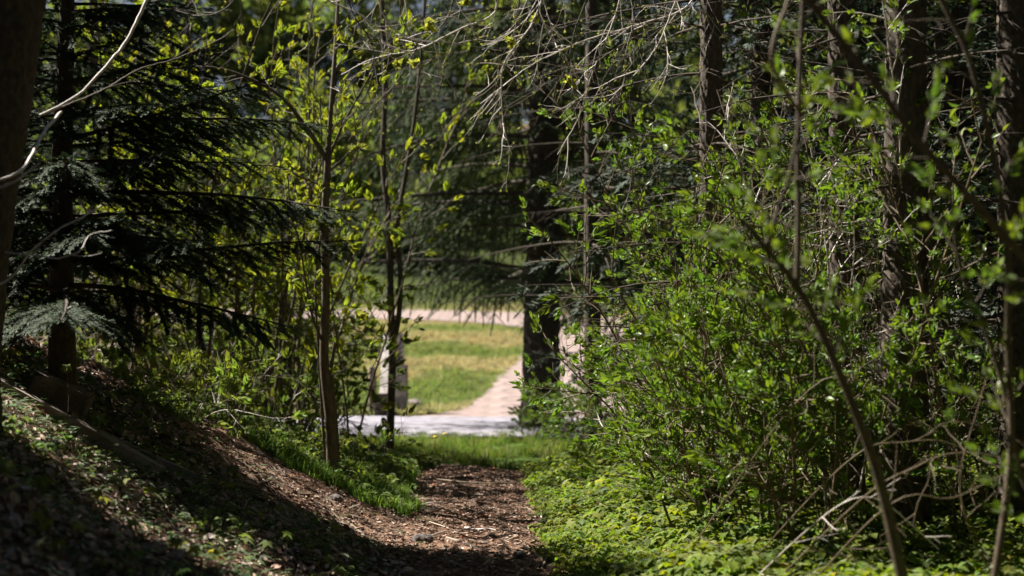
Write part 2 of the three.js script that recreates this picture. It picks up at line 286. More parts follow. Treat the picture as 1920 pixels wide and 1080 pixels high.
// ---------------------------------------------------------------- growing things
function wander(R, start, dir, len, steps, bend, lift = 0) {
  const pts = [start.clone()], d = dir.clone().normalize(), p = start.clone();
  for (let k = 0; k < steps; k++) { d.add(V((R() - 0.5) * bend, (R() - 0.5) * bend + lift, (R() - 0.5) * bend)).normalize(); p.addScaledVector(d, len / steps); pts.push(p.clone()); }
  return pts;
}
const taper = (pts, a, b) => pts.map((_, k) => a + (b - a) * k / (pts.length - 1));
const along = (pts, t) => { const f = t * (pts.length - 1), k = Math.min(pts.length - 2, Math.floor(f)); return { p: pts[k].clone().lerp(pts[k + 1], f - k), t: V().subVectors(pts[k + 1], pts[k]).normalize() }; };
/** Side shoots off a branch, down to `depth` levels; leaf sites are collected in out. */
function shoots(R, g, pts, radius, o, depth, out) {
  const L = pts.reduce((s, p, k) => s + (k ? p.distanceTo(pts[k - 1]) : 0), 0), n = Math.max(1, Math.round(L * o.perMetre * (0.8 + R() * 0.4)));
  for (let k = 0; k < n; k++) {
    const t = (o.from ?? 0.15) + (1 - (o.from ?? 0.15)) * (k + R()) / n; if (t > 0.99) continue;
    const a = along(pts, t), az = R() * 6.28, x = V().crossVectors(a.t, Math.abs(a.t.y) > 0.9 ? xAxis : yAxis).normalize(), y = V().crossVectors(a.t, x), ang = o.angle * (0.7 + R() * 0.6);
    const dir = a.t.clone().multiplyScalar(Math.cos(ang)).addScaledVector(x, Math.sin(ang) * Math.cos(az)).addScaledVector(y, Math.sin(ang) * Math.sin(az)); dir.y += o.rise ?? 0; dir.addScaledVector(o.pull ?? V(), 1).normalize();
    const len = o.len * (0.45 + R() * 0.75) * (1 - 0.45 * t), r = Math.min(radius * 0.6, o.r ?? 0.006), c = wander(R, a.p, dir, len, Math.max(3, Math.round(len / 0.09)), o.bend ?? 0.3, o.lift ?? 0.02);
    g.tube(c, taper(c, r, r * 0.4), o.sides ?? 5);
    if (depth > 1) shoots(R, g, c, r, { ...o, len: len * (o.ratio ?? 0.55), r: r * 0.65, from: 0.2, perMetre: o.perMetre * (o.more ?? 1.4) }, depth - 1, out);
    const s = depth > 1 ? 1 : Math.max(1, Math.round(len / (o.every ?? 0.08)));
    for (let j = 0; j < s; j++) { const e = along(c, 1 - j / s * 0.85); out.push({ p: e.p, d: j ? e.t.clone().add(V((R() - 0.5) * 1.6, (R() - 0.3) * 1.2, (R() - 0.5) * 1.6)).normalize() : e.t }); }
  }
}
function foliage(R, name, variants, material, sites, tint, size, parent, origin, chance = 1, jitter = 0.25, clump = 0) {
  const lists = variants.map(() => []);
  for (const s of sites) if (R() < chance && !(clump && fbm(s.p.x * 3.2 + s.p.z * 2.1 + 50, s.p.y * 3.2 - s.p.z * 1.3, 3) < clump - 0.08 * R())) lists[Math.floor(R() * variants.length)].push({ p: s.p, q: facing(s.d, R() * 6.28), s: size * (1 - jitter + R() * 2 * jitter), c: vary(R, tint, 0.3, 0.18) });
  lists.forEach((l, k) => copies(name, variants[k], material, l, parent, origin));
}
/** Up to n leaves of their own, on the sites nearest to the camera. */
function singleLeaves(R, material, sites, tints, parent, origin, n, size = 1, shapes = G.oneLeaf) {
  const near = sites.filter((s) => s.p.z < -2).sort((a, b) => b.p.z - a.p.z).slice(0, n);
  for (const s of near) { const m = part('leaf', shapes[Math.floor(R() * shapes.length)], tints[Math.floor(R() * tints.length)], parent); m.position.copy(s.p).sub(origin); m.quaternion.copy(facing(s.d.clone().add(V((R() - 0.5) * 1.4, (R() - 0.5), (R() - 0.5) * 1.4)), R() * 6.28)); m.scale.setScalar(size * (0.8 + R() * 0.5)); }
}
const tinted = (m, list) => list.map((c) => { const k = m.clone(); k.color = col(...c); return k; });
const hedgeTint = [0.125, 0.2, 0.01], freshTint = [0.22, 0.26, 0.014];
const hedgeLeafMats = tinted(M.leaf, [[0.11, 0.18, 0.01], [0.17, 0.22, 0.012], [0.08, 0.14, 0.012]]);
const freshLeafMats = tinted(M.softLeaf, [[0.18, 0.23, 0.018], [0.22, 0.27, 0.02], [0.15, 0.21, 0.018]]);

function shrub(seed, label, base, o) {
  const R = rng(seed), t = thing('shrub', label, 'shrub', base, o.group), all = [];
  for (let k = 0; k < o.stems; k++) {
    const g = new Shape3(), a = R() * 6.28, tilt = o.tilt * (0.3 + R() * 0.9), b = base.clone().add(V(Math.cos(a) * 0.15 * R(), -0.04, Math.sin(a) * 0.15 * R()));
    const dir = V(Math.cos(a) * Math.sin(tilt), Math.cos(tilt), Math.sin(a) * Math.sin(tilt)).add(o.lean ?? V()).normalize();
    const len = o.height * (0.6 + R() * 0.55), c = wander(R, b, dir, len, 14, 0.2, o.lift ?? -0.015), r = (o.r ?? 0.012) * (0.6 + R() * 0.7), sites = [];
    g.tube(c, taper(c, r, r * 0.3), 6);
    shoots(R, g, c, r, { perMetre: 5, len: 0.75, angle: 0.85, from: 0.12, bend: 0.32, more: 1.5, ratio: 0.5, ...o.shoot }, o.depth ?? 2, sites);
    part('stem', g.build(base), o.stemMat ?? M.brownTwig, t); all.push(...sites);
  }
  foliage(R, 'foliage', o.leaves ?? G.hedge, o.leafMat ?? M.leaf, all, o.tint ?? hedgeTint, o.size ?? 1, t, base, o.chance ?? 1, 0.45, o.clump ?? 0);
  if (o.single) singleLeaves(R, null, all, o.leafMats ?? hedgeLeafMats, t, base, o.single, o.size ?? 1);
  return t;
}
/** Bark plates as relief: radius factor for a trunk. */
function plates(seed, amount, w = 0.05, h = 0.08) { return (a, l, r) => { const x = a * Math.max(r, 0.05) / w, y = l / h; let b = 9, b2 = 9; const i = Math.floor(x), j = Math.floor(y), n = Math.max(3, Math.round(6.283 * Math.max(r, 0.05) / w)); for (let p = -1; p <= 1; p++) for (let q = -1; q <= 1; q++) { const ii = ((i + p) % n + n) % n, dx = i + p + hash(ii + seed * 7, j + q) - x, dy = j + q + hash(j + q, ii + seed * 3) - y, d = dx * dx + dy * dy; if (d < b) { b2 = b; b = d; } else if (d < b2) b2 = d; } return 1 + amount * (smooth(0, 0.35, Math.sqrt(b2) - Math.sqrt(b)) - 0.5) + amount * 0.6 * (noise(a * 5 + seed, l * 25) - 0.5); }; }
function trunkShape(seed, pts, rad, sides, stepLen, relief) {
  const c = new THREE.CatmullRomCurve3(pts), L = c.getLength(), n = Math.max(8, Math.round(L / stepLen)), P = c.getSpacedPoints(n), r = P.map((_, k) => knots(rad, k / n));
  return new Shape3().tube(P, r, sides, relief ? plates(seed, relief) : null);
}
/** A conifer: trunk, whorls of boughs with side twigs, needle sprays on the twigs. */
function conifer(name, label, seed, base, o) {
  const R = rng(seed), t = thing(name, label, o.category ?? 'tree', base, o.group), H = o.height, needles = [];
  const top = base.clone().add(V(o.leanX ?? 0, H, o.leanZ ?? 0)), pts = [base.clone().add(V(0, -0.15, 0)), base.clone().lerp(top, 0.3).add(V((R() - 0.5) * 0.1, 0, 0)), base.clone().lerp(top, 0.65), top];
  const g = trunkShape(seed, pts, [[0, o.r * 1.25], [0.04, o.r], [0.6, o.r * 0.55], [1, 0.01]], o.sides ?? 12, o.step ?? 0.3, o.relief ?? 0);
  part('trunk', g.build(base, true), o.bark ?? M.darkBark, t);
  const P = (y) => { const k = y / H; return V(base.x + (top.x - base.x) * k, base.y + y, base.z + (top.z - base.z) * k); };
  for (let y = o.from; y < H * 0.97; y += o.gap * (0.75 + R() * 0.5)) {
    const n = o.whorl, a0 = R() * 6.28;
    for (let k = 0; k < n; k++) {
      const a = a0 + k / n * 6.28 + (R() - 0.5) * 0.7, len = o.reach(y / H, a) * (0.75 + R() * 0.4); if (len < 0.1) continue;
      const b = new Shape3(), s = P(y + (R() - 0.5) * o.gap * 0.6), bend = o.curve ?? -0.03, c = wander(R, s, V(Math.cos(a), (o.rise ?? 0.05) + (R() - 0.5) * 0.16, Math.sin(a)), len, 9, 0.1, bend * (0.5 + R())), r = Math.min(o.r * 0.3, 0.006 + len * (o.thick ?? 0.008));
      b.tube(c, taper(c, r, r * 0.2), 5);
      const dead = y < (o.deadBelow ?? 0), m = Math.round(len * o.twigs * (dead ? 0.5 : 1));
      for (let j = 0; j < m; j++) {
        const tt = 0.14 + 0.86 * (j + R() * 0.6) / m, e = along(c, Math.min(0.99, tt)), side = j % 2 ? 1 : -1, out = V().crossVectors(e.t, yAxis).normalize().multiplyScalar(side), tl = Math.min(len * (o.twigLen ?? 0.42) * (1.05 - tt), 0.75) * (0.3 + R() * 1.0) + 0.06;
        const dir = e.t.clone().multiplyScalar(0.75).addScaledVector(out, 0.75).add(V(0, (o.hang ?? 0) * (0.5 + R()), 0)), q = wander(R, e.p, dir, tl, 4, 0.15, (o.hang ?? 0) * 0.25); if (tl > 0.12) b.tube(q, taper(q, Math.min(r * 0.4, 0.004), 0.0012), 3);
        if (dead && R() < (o.deadBare ?? 0.85)) { if (R() < 0.7) { const z = wander(R, q[2], dir.clone().add(V(R() - 0.5, R() - 0.7, R() - 0.5)), tl * 0.6, 3, 0.3); b.tube(z, taper(z, 0.0025, 0.001), 3); } continue; }
        const ns = Math.max(1, Math.round(tl / o.every)); for (let z = 0; z < ns; z++) { const w = along(q, (z + R() * 0.3) / ns); needles.push({ p: w.p, d: w.t }); if (z > 0 && ns > 2 && o.fork !== false) { const f = V().crossVectors(w.t, yAxis).normalize().multiplyScalar(z % 2 ? 1 : -1); needles.push({ p: w.p, d: w.t.clone().multiplyScalar(0.8).addScaledVector(f, 0.7).normalize() }); } }
      }
      const e = along(c, 0.96); if (!dead) needles.push({ p: e.p, d: e.t });
      part('branch', b.build(base), o.bark ?? M.darkBark, t);
    }
  }
  const lists = o.spray.map(() => []);
  for (const s of needles) lists[Math.floor(R() * lists.length)].push({ p: s.p, q: upright(s.d, yAxis, (R() - 0.5) * 0.6), s: (o.size ?? 1) * (0.8 + R() * 0.4), c: vary(R, o.tint, 0.3, 0.12) });
  lists.forEach((l, k) => copies('needles', o.spray[k], o.needleMat ?? M.spruceNeedle, l, t, base));
  return t;
}
/** A broad-leaved tree of trunk, limbs and sparse young leaves. */
function broadTree(name, label, seed, base, o) {
  const R = rng(seed), t = thing(name, label, 'tree', base, o.group), sites = [], top = base.clone().add(V(o.leanX ?? 0, o.height, o.leanZ ?? 0));
  const pts = [base.clone().add(V(0, -0.1, 0)), base.clone().lerp(top, 0.35).add(V((R() - 0.5) * 0.25, 0, (R() - 0.5) * 0.2)), base.clone().lerp(top, 0.7).add(V((R() - 0.5) * 0.35, 0, 0)), top];
  const curve = new THREE.CatmullRomCurve3(pts), P = curve.getSpacedPoints(30);
  part('trunk', new Shape3().tube(P, P.map((_, k) => o.r * (1 - 0.85 * k / 30)), 8).build(base), o.bark ?? M.stem, t);
  for (let k = 0; k < o.limbs; k++) {
    const f = o.from + (0.97 - o.from) * (k + R()) / o.limbs, e = along(P, f), a = R() * 6.28, g = new Shape3(), len = o.limb * (0.5 + R() * 0.7) * (1.15 - f * 0.7);
    const c = wander(R, e.p, V(Math.cos(a), 0.7 + R() * 0.5, Math.sin(a)), len, 10, 0.22, 0.02), r = Math.min(o.r * 0.5, 0.006 + len * 0.009); g.tube(c, taper(c, r, r * 0.25), 5);
    shoots(R, g, c, r, { perMetre: 4, len: len * 0.45, angle: 0.8, bend: 0.3, more: 1.3, ratio: 0.5, sides: 4, every: 0.12, ...o.shoot }, o.depth ?? 2, sites);
    part('branch', g.build(base), o.bark ?? M.stem, t);
  }
  foliage(R, 'foliage', o.leaves ?? G.fresh, o.leafMat ?? M.softLeaf, sites, o.tint ?? freshTint, o.size ?? 1, t, base, o.chance ?? 1);
  if (o.single) singleLeaves(R, null, sites, freshLeafMats, t, base, o.single, o.size ?? 1);
  return t;
}

// ---------------------------------------------------------------- left bank: fir, maple, sapling
conifer('fir_tree', 'dark green fir with flat layered boughs on the left bank above the stone block', 5, V(-3.18, ground(-3.18, 10.1), -10.1), {
  height: 4.5, r: 0.1, from: 0.8, gap: 0.17, whorl: 6, rise: 0.06, curve: -0.012, twigs: 18, twigLen: 0.34, every: 0.075, hang: -0.28, size: 1.3, needleMat: M.needle, spray: G.fir, tint: [0.034, 0.06, 0.02], sides: 14,
  reach: (k, a) => (1 - k) * 2.15 * (Math.cos(a) > 0.2 ? 1.25 : 0.7) * (Math.sin(a) < -0.35 ? 0.42 : 1) + 0.1, thick: 0.007,
});
conifer('fir_tree', 'slim dark fir behind the larger fir at the left edge', 6, V(-4.9, ground(-4.9, 13.4), -13.4), {
  height: 4.2, r: 0.1, from: 0.5, gap: 0.34, whorl: 5, rise: 0.05, curve: -0.02, twigs: 11, twigLen: 0.4, every: 0.12, spray: G.fir, tint: [0.026, 0.05, 0.028], size: 1.4, needleMat: M.needle,
  reach: (k) => (1 - k) * 1.5 + 0.1,
});
conifer('fir_tree', 'low bushy young fir behind the stone block at the left edge', 7, V(-4.3, ground(-4.3, 11.3), -11.3), {
  height: 2.6, r: 0.06, from: 0.25, gap: 0.2, whorl: 5, rise: 0.1, curve: -0.02, twigs: 16, twigLen: 0.36, every: 0.09, hang: -0.2, spray: G.fir, tint: [0.032, 0.056, 0.02], size: 1.35, needleMat: M.needle,
  reach: (k) => (1 - k) * 1.2 + 0.1,
});
function mapleTree() {
  const base = V(-2.93, ground(-2.93, 7.6), -7.6), R = rng(77), t = thing('maple_tree', 'thick dark mossy maple trunk at left edge with bare pale overhanging branches', 'tree', base), buds = [];
  const trunk = trunkShape(9, [base.clone().add(V(-0.04, -0.2, 0)), base.clone().add(V(0.05, 1.0, 0)), base.clone().add(V(0.22, 2.2, 0)), base.clone().add(V(0.36, 3.8, -0.1)), base.clone().add(V(0.55, 7.5, -0.4))], [[0, 0.25], [0.06, 0.19], [0.5, 0.16], [1, 0.05]], 40, 0.05, 0.1), geo = trunk.build(base, true), p = geo.attributes.position, n = geo.attributes.normal, c = [];
  for (let k = 0; k < p.count; k++) { const moss = smooth(0.45, 0.62, fbm(p.getY(k) * 3 + 5, Math.atan2(n.getZ(k), n.getX(k)) * 1.2 + 2, 4) - 0.28 * n.getX(k) - 0.06); c.push(...mixv([1, 1, 1], [2.2, 2.3, 0.35], moss)); }
  geo.setAttribute('color', new THREE.Float32BufferAttribute(c, 3)); part('trunk', geo, M.mossBark, t);
  const limb = (list, r0, r1, o, mat = M.paleTwig, sides = 7) => { const g = new Shape3(), q = new THREE.CatmullRomCurve3(list).getSpacedPoints(Math.max(10, list.length * 6)); q.forEach((v, k) => { if (k && k < q.length - 1) v.add(V((R() - 0.5) * 0.005, (R() - 0.5) * 0.005, (R() - 0.5) * 0.005)); }); g.tube(q, taper(q, r0, r1), sides); if (o) shoots(R, g, q, r0, o, o.depth ?? 2, buds); part('branch', g.build(base), mat, t); return q; };
  const twig = { perMetre: 5.5, len: 0.5, angle: 0.75, bend: 0.5, rise: -0.12, lift: -0.01, more: 1.3, ratio: 0.6, r: 0.005, every: 0.4, depth: 2, from: 0.1 };
  // a limb that crosses over the path above the picture; everything below hangs from it
  const y0 = base.y;
  const main = limb([V(-2.6, y0 + 2.9, -7.7), V(-1.9, 4.3, -8.2), V(-1.0, 4.45, -8.8), V(0.2, 4.3, -9.2), V(1.2, 4.15, -9.6)], 0.055, 0.02, null, M.stem);
  const hang = [
    [[1035, -80, 9.1], [1000, 40, 9.1], [945, 120, 9.15], [940, 170, 9.2], [945, 240, 9.2], [960, 290, 9.2]], [[980, -80, 9.1], [965, 60, 9.2], [935, 150, 9.3], [880, 195, 9.3], [830, 245, 9.4]],
    [[1010, -80, 9.4], [1015, 30, 9.4], [1060, 110, 9.4], [1085, 150, 9.4]], [[1130, -80, 9.0], [1080, 50, 9.0], [1060, 130, 9.05], [1020, 190, 9.2]],
    [[900, -80, 8.9], [930, 20, 8.9], [860, 55, 8.9], [790, 90, 8.9], [700, 110, 9.0], [640, 140, 9.1]], [[860, -80, 9.0], [840, 30, 9.0], [780, 95, 9.0], [740, 160, 9.1], [690, 210, 9.2], [650, 270, 9.3]],
    [[1180, -80, 9.3], [1150, 40, 9.3], [1110, 140, 9.3], [1085, 220, 9.4], [1045, 290, 9.4]], [[1220, -80, 9.5], [1185, 40, 9.5], [1200, 100, 9.6], [1215, 150, 9.7]],
    [[720, -80, 8.7], [715, 20, 8.7], [760, 70, 8.75], [840, 80, 8.8], [940, 95, 8.9]], [[790, -70, 8.8], [750, 10, 8.8], [790, 120, 8.9], [785, 175, 8.9], [795, 190, 8.9]],
    [[560, -70, 8.5], [600, -10, 8.5], [680, 30, 8.5], [720, 60, 8.6], [790, 75, 8.7]], [[640, -70, 8.6], [660, 20, 8.7], [700, 90, 8.8], [690, 170, 8.9], [640, 240, 9.0]],
    [[1330, -80, 9.6], [1290, 10, 9.6], [1200, 45, 9.6], [1100, 75, 9.6], [1000, 120, 9.5], [900, 195, 9.5]], [[1340, -60, 9.7], [1280, 30, 9.7], [1190, 70, 9.7], [1110, 120, 9.7], [1040, 150, 9.6], [950, 200, 9.6]],
    [[1300, -80, 9.2], [1260, 20, 9.2], [1230, 90, 9.2], [1170, 160, 9.2], [1120, 200, 9.2]], [[470, -70, 8.4], [430, 10, 8.5], [380, 30, 8.6], [330, 20, 8.7]],
  ];
  const fork = (p) => main.reduce((b, v) => Math.abs(v.x - p.x) < Math.abs(b.x - p.x) ? v : b);
  const hung = (l) => { const p = l.map((a) => at(...a)); return [fork(p[0]).clone(), ...p]; };
  hang.forEach((l, k) => limb(hung(l), 0.0075, 0.0028, { ...twig, perMetre: 6.5, len: 0.6, r: 0.0034, depth: 3, more: 1.1, ratio: 0.6 }, k % 2 ? M.stem : M.paleTwig));
  // pale crooked branches at the left, in front of the fir
  limb(hung([[330, -90, 8.2], [276, 0, 8.1], [235, 80, 8.0], [185, 140, 7.9], [150, 175, 7.85], [100, 205, 7.8], [74, 216, 7.8]]), 0.015, 0.006, null);
  limb([[76, 216, 7.8], [130, 195, 7.9], [200, 165, 8], [260, 130, 8.1], [330, 110, 8.2], [400, 80, 8.3], [440, 55, 8.3]].map((a) => at(...a)), 0.005, 0.0025, { ...twig, perMetre: 3, len: 0.25, depth: 1 }, M.brownTwig);
  limb([[115, 210, 7.8], [80, 250, 7.4], [55, 300, 7.1], [30, 325, 6.95], [-20, 345, 7.0], [-30, 350, 7.6]].map((a) => at(...a)), 0.009, 0.006, null);
  limb([[-20, 350, 7.55], [-30, 355, 6.7], [20, 345, 6.5], [55, 320, 6.5], [75, 305, 6.5]].map((a) => at(...a)), 0.008, 0.004, null);
  limb([[-20, 360, 7.55], [-30, 362, 6.8], [15, 365, 6.6], [45, 375, 6.6], [75, 350, 6.6], [80, 330, 6.6]].map((a) => at(...a)), 0.006, 0.003, null, M.brownTwig);
  limb([[-30, 545, 7.4], [20, 520, 7.4], [60, 470, 7.4], [110, 430, 7.4], [150, 410, 7.4], [190, 385, 7.5]].map((a) => at(...a)), 0.007, 0.003, null);
  limb([[-25, 470, 7.6], [75, 480, 7.5], [110, 484, 7.5], [150, 470, 7.5], [170, 440, 7.6], [210, 432, 7.6]].map((a) => at(...a)), 0.005, 0.0025, { ...twig, perMetre: 3, len: 0.2, depth: 1 });
  limb([[-50, 720, 7.55], [-20, 690, 6.7], [30, 640, 6.4], [60, 590, 6.4]].map((a) => at(...a)), 0.006, 0.003, null, M.brownTwig);
  foliage(R, 'bud', G.bud, M.softLeaf, buds, [0.22, 0.24, 0.04], 1, t, base, 0.55);
  for (const [px, py, d] of [[895, 12, 8.9], [1018, 42, 9.4], [962, 84, 9.2], [776, 115, 8.9], [818, 62, 8.9], [767, 45, 8.8], [1040, 150, 9.2], [735, 130, 9]]) for (let j = 0; j < 2; j++) { const m = part('leaf', G.burst[j], tinted(M.softLeaf, [[0.34, 0.36, 0.04]])[0], t); const want = at(px, py, d), end = buds.reduce((b, v) => v.p.distanceToSquared(want) < b.p.distanceToSquared(want) ? v : b); m.position.copy(end.p).sub(base); m.quaternion.copy(facing(V(R() - 0.5, -0.3 + R() * 0.6, R() - 0.2), R() * 6)); m.scale.setScalar(1.1); }
}
mapleTree();
function sapling() {
  const base = V((621 - 960) / F * 12, ground((621 - 960) / F * 12, 12), -12), R = rng(15), t = thing('sapling', 'upright young tree with forked stem and yellow green leaves left of the path', 'tree', base), sites = [];
  const limb = (name, list, r0, r1, o) => { const g = new Shape3(), q = new THREE.CatmullRomCurve3(list.map((a) => at(...a))).getSpacedPoints(28); g.tube(q, taper(q, r0, r1), 9); if (o) shoots(R, g, q, Math.max(0.008, r1), o, o.depth ?? 2, sites); part(name, g.build(base), M.stem, t); };
  const o = { perMetre: 5, len: 0.55, angle: 0.85, bend: 0.28, more: 1.2, ratio: 0.5, r: 0.006, every: 0.11, rise: 0.15 };
  limb('trunk', [[622, 900, 12], [620, 800, 12], [608, 680, 12], [611, 560, 12], [609, 420, 12], [615, 295, 12]], 0.046, 0.03, { ...o, perMetre: 3, from: 0.35, len: 0.5 });
  limb('branch', [[613, 300, 12], [578, 245, 12], [525, 180, 12], [455, 142, 11.9], [395, 126, 11.8], [320, 128, 11.7]], 0.022, 0.006, o);
  limb('branch', [[615, 300, 12], [621, 200, 12], [628, 100, 12.1], [634, 0, 12.2], [640, -120, 12.3]], 0.022, 0.012, o);
  limb('branch', [[617, 298, 12], [640, 240, 11.9], [675, 175, 11.8], [705, 120, 11.7], [740, 50, 11.6]], 0.012, 0.004, o);
  limb('branch', [[612, 352, 12], [560, 330, 11.9], [520, 312, 11.8], [440, 312, 11.7]], 0.01, 0.004, o);
  limb('branch', [[612, 480, 12], [640, 430, 11.9], [646, 360, 11.85], [622, 340, 11.8]], 0.006, 0.003, null);
  limb('branch', [[604, 640, 12], [585, 590, 11.9], [560, 450, 11.8], [545, 400, 11.8], [540, 330, 11.8]], 0.012, 0.005, o);
  limb('stem', [[634, 900, 12.1], [628, 780, 12.1], [622, 690, 12.1], [632, 620, 12.1]], 0.03, 0.012, null);
  limb('stem', [[612, 900, 12.15], [600, 700, 12.15], [592, 520, 12.15], [606, 400, 12.15], [600, 180, 12.2]], 0.014, 0.006, o);
  foliage(R, 'foliage', G.fresh, M.softLeaf, sites, freshTint, 1.3, t, base, 1);
  singleLeaves(R, null, sites, freshLeafMats, t, base, 250, 1.3);
}
sapling();
// leafy shrubs round the sapling
[[470, 13.8, 4.6, 'multi-stemmed leafy shrub left of the forked sapling'], [560, 14.3, 4.9, 'tall thin-stemmed shrub directly behind the forked sapling'], [390, 14.5, 4.8, 'yellow green leafy shrub behind the fir bough tips'], [300, 14.6, 4.6, 'sparse shrub seen between the fir boughs'], [520, 15.2, 4.8, 'brown-stemmed shrub in the thicket behind the sapling'], [660, 14.8, 4.9, 'slender leafy shrub between the sapling and the dark thin tree'], [240, 14.6, 5, 'leafy shrub rising above the fir at top left']].forEach(([px, d, h, label], k) =>
  shrub(100 + k, label, onGround(px, d), { stems: k === 5 ? 2 : 5, height: h, tilt: 0.22, r: 0.018, lift: 0.01, stemMat: k % 2 ? M.brownTwig : M.stem, leaves: G.fresh, leafMat: M.softLeaf, leafMats: freshLeafMats, tint: freshTint, single: k < 2 ? 120 : 0, size: 1.3, chance: 1, shoot: { perMetre: 4, len: 0.6, every: 0.12, rise: 0.12, from: 0.2 }, group: 'leafy shrubs on the left bank' }));
// thicket that closes the view between the fir and the opening
[[585, 15.8, 1.5, 'bushy shrub behind the sapling at the field edge'], [540, 16.6, 2.2, 'bushy shrub in the thicket left of the field edge'], [470, 17.5, 2.6, 'broad bush in the middle of the left thicket'], [380, 16.2, 2.4, 'broad bush behind the lit gap below the fir'], [290, 17.8, 2.8, 'high bush behind the right half of the fir'], [200, 16.6, 2.6, 'high bush behind the middle of the fir'], [110, 18, 3, 'high bush behind the fir trunk'], [440, 20.5, 3.2, 'far bush at the back of the left thicket'], [560, 21, 2.2, 'far small bush near the road behind the thicket']].forEach(([px, d, h, label], k) =>
  shrub(150 + k, label, onGround(px, d), { stems: 7, height: h * 1.15, tilt: 0.6, r: 0.012, stemMat: k % 2 ? M.paleTwig : M.brownTwig, leaves: G.fresh, leafMat: M.softLeaf, tint: [0.13, 0.17, 0.022], size: 1.6, shoot: { perMetre: 5, len: 0.7, every: 0.16, from: 0.1 }, group: 'bushes of the left thicket' }));
[[985, 19.7, 0.5, 'small dark bush left of the roadside spruce foot'], [1048, 19.5, 0.8, 'dark bush at the foot of the roadside spruce'], [1085, 18.6, 1.0, 'bush between the roadside spruce and the right hedge'], [1105, 16.8, 0.9, 'leafy bush at the far end of the right hedge']].forEach(([px, d, h, label], k) =>
  shrub(250 + k, label, onGround(px, d), { stems: 7, height: h, tilt: 0.6, r: 0.008, leaves: G.hedge, tint: [0.09, 0.15, 0.012], size: 1.1, shoot: { perMetre: 7, len: 0.4, every: 0.09, from: 0.1 }, group: 'bushes round the foot of the roadside spruce' }));
// low brush on the bank
[[270, 10.9, 0.7], [350, 11.3, 0.8], [420, 11.9, 0.9], [500, 12.9, 0.8], [560, 13.3, 0.8], [655, 13.2, 0.55], [690, 14.3, 0.5], [400, 13, 1.2], [480, 13.8, 1.3]].forEach(([px, d, h], k) =>
  shrub(130 + k, ['small bramble bush beside the fir trunk', 'low bramble bush under the fir bough tips', 'low green bush at the foot of the bank brush', 'low bush of pale canes left of the sapling', 'low leafy bush just left of the sapling trunk', 'low bush between sapling and dark thin tree', 'low bush at the foot of the dark thin tree', 'waist-high bush in the lit gap below the fir', 'waist-high bush of dry canes behind the sapling'][k], onGround(px, d), { stems: 6, height: h, tilt: 0.8, r: 0.006, lift: -0.05, leafMat: M.herb, tint: [0.15, 0.2, 0.02], size: 1.2, stemMat: k % 2 ? M.paleTwig : M.brownTwig, chance: 0.9, shoot: { perMetre: 5, len: 0.35, every: 0.12 }, group: 'low bushes on the left bank' }));

// ---------------------------------------------------------------- trees round the opening
function thinTree() {
  const d = 16.6, base = onGround(735, d), R = rng(31), t = thing('thin_tree', 'slender dark two-stemmed tree beside the granite gate post', 'tree', base), sites = [];
  const limb = (name, l, r0, r1, o) => { const g = new Shape3(), q = new THREE.CatmullRomCurve3(l.map(([x, y]) => at(x, y, d))).getSpacedPoints(30); g.tube(q, taper(q, r0, r1), 8); if (o) shoots(R, g, q, 0.012, o, 2, sites); part(name, g.build(base), M.darkBark, t); };
  const o = { perMetre: 1.6, len: 1.1, angle: 0.7, r: 0.008, from: 0.2, every: 0.4, rise: 0.2 };
  limb('trunk', [[730, 880], [733, 760], [736, 660], [732, 540], [730, 420], [718, 300], [722, 180], [716, 0], [712, -140]], 0.05, 0.02, o);
  limb('stem', [[736, 650], [748, 590], [750, 500], [745, 430], [760, 330], [775, 240], [790, 100], [800, -60]], 0.035, 0.014, o);
  foliage(R, 'foliage', G.fresh, M.softLeaf, sites, [0.1, 0.16, 0.03], 1.1, t, base, 0.25);
}
thinTree();
conifer('spruce_tree', 'big dark spruce with drooping boughs standing beside the road', 41, onGround(1013, 21.8), { height: 15, r: 0.28, from: 2.15, gap: 0.44, whorl: 5, rise: 0.16, curve: -0.045, twigs: 14, twigLen: 0.36, every: 0.14, hang: -0.5, spray: G.spruce, tint: [0.045, 0.072, 0.013], size: 1.3, sides: 40, step: 0.05, relief: 0.16, reach: (k, a) => ((k < 0.35 ? 3.3 : 3.3 * (1 - k) / 0.65) + 0.2) * (Math.sin(a) > 0.45 ? 0.3 : 1), thick: 0.011, deadBelow: 0 });
conifer('spruce_tree', 'narrow dark spruce trunk right of the roadside spruce', 42, onGround(1112, 18.5), { height: 12, r: 0.12, from: 1.9, gap: 0.5, whorl: 4, twigs: 6, twigLen: 0.35, every: 0.25, hang: -0.35, spray: G.spruce, tint: [0.035, 0.06, 0.022], size: 1.2, reach: (k) => (1 - k) * 2.2 + 0.2, deadBelow: 5, deadBare: 0.8, thick: 0.007 });
conifer('spruce_tree', 'young dark spruce left of the slender two-stemmed tree', 43, V(-2.75, ground(-2.75, 17.5), -17.5), { height: 5, r: 0.07, from: 0.5, gap: 0.3, whorl: 5, twigs: 9, twigLen: 0.36, every: 0.14, hang: -0.3, spray: G.spruce, tint: [0.036, 0.056, 0.012], size: 1.2, reach: (k) => (1 - k) * 1.3 + 0.1 });
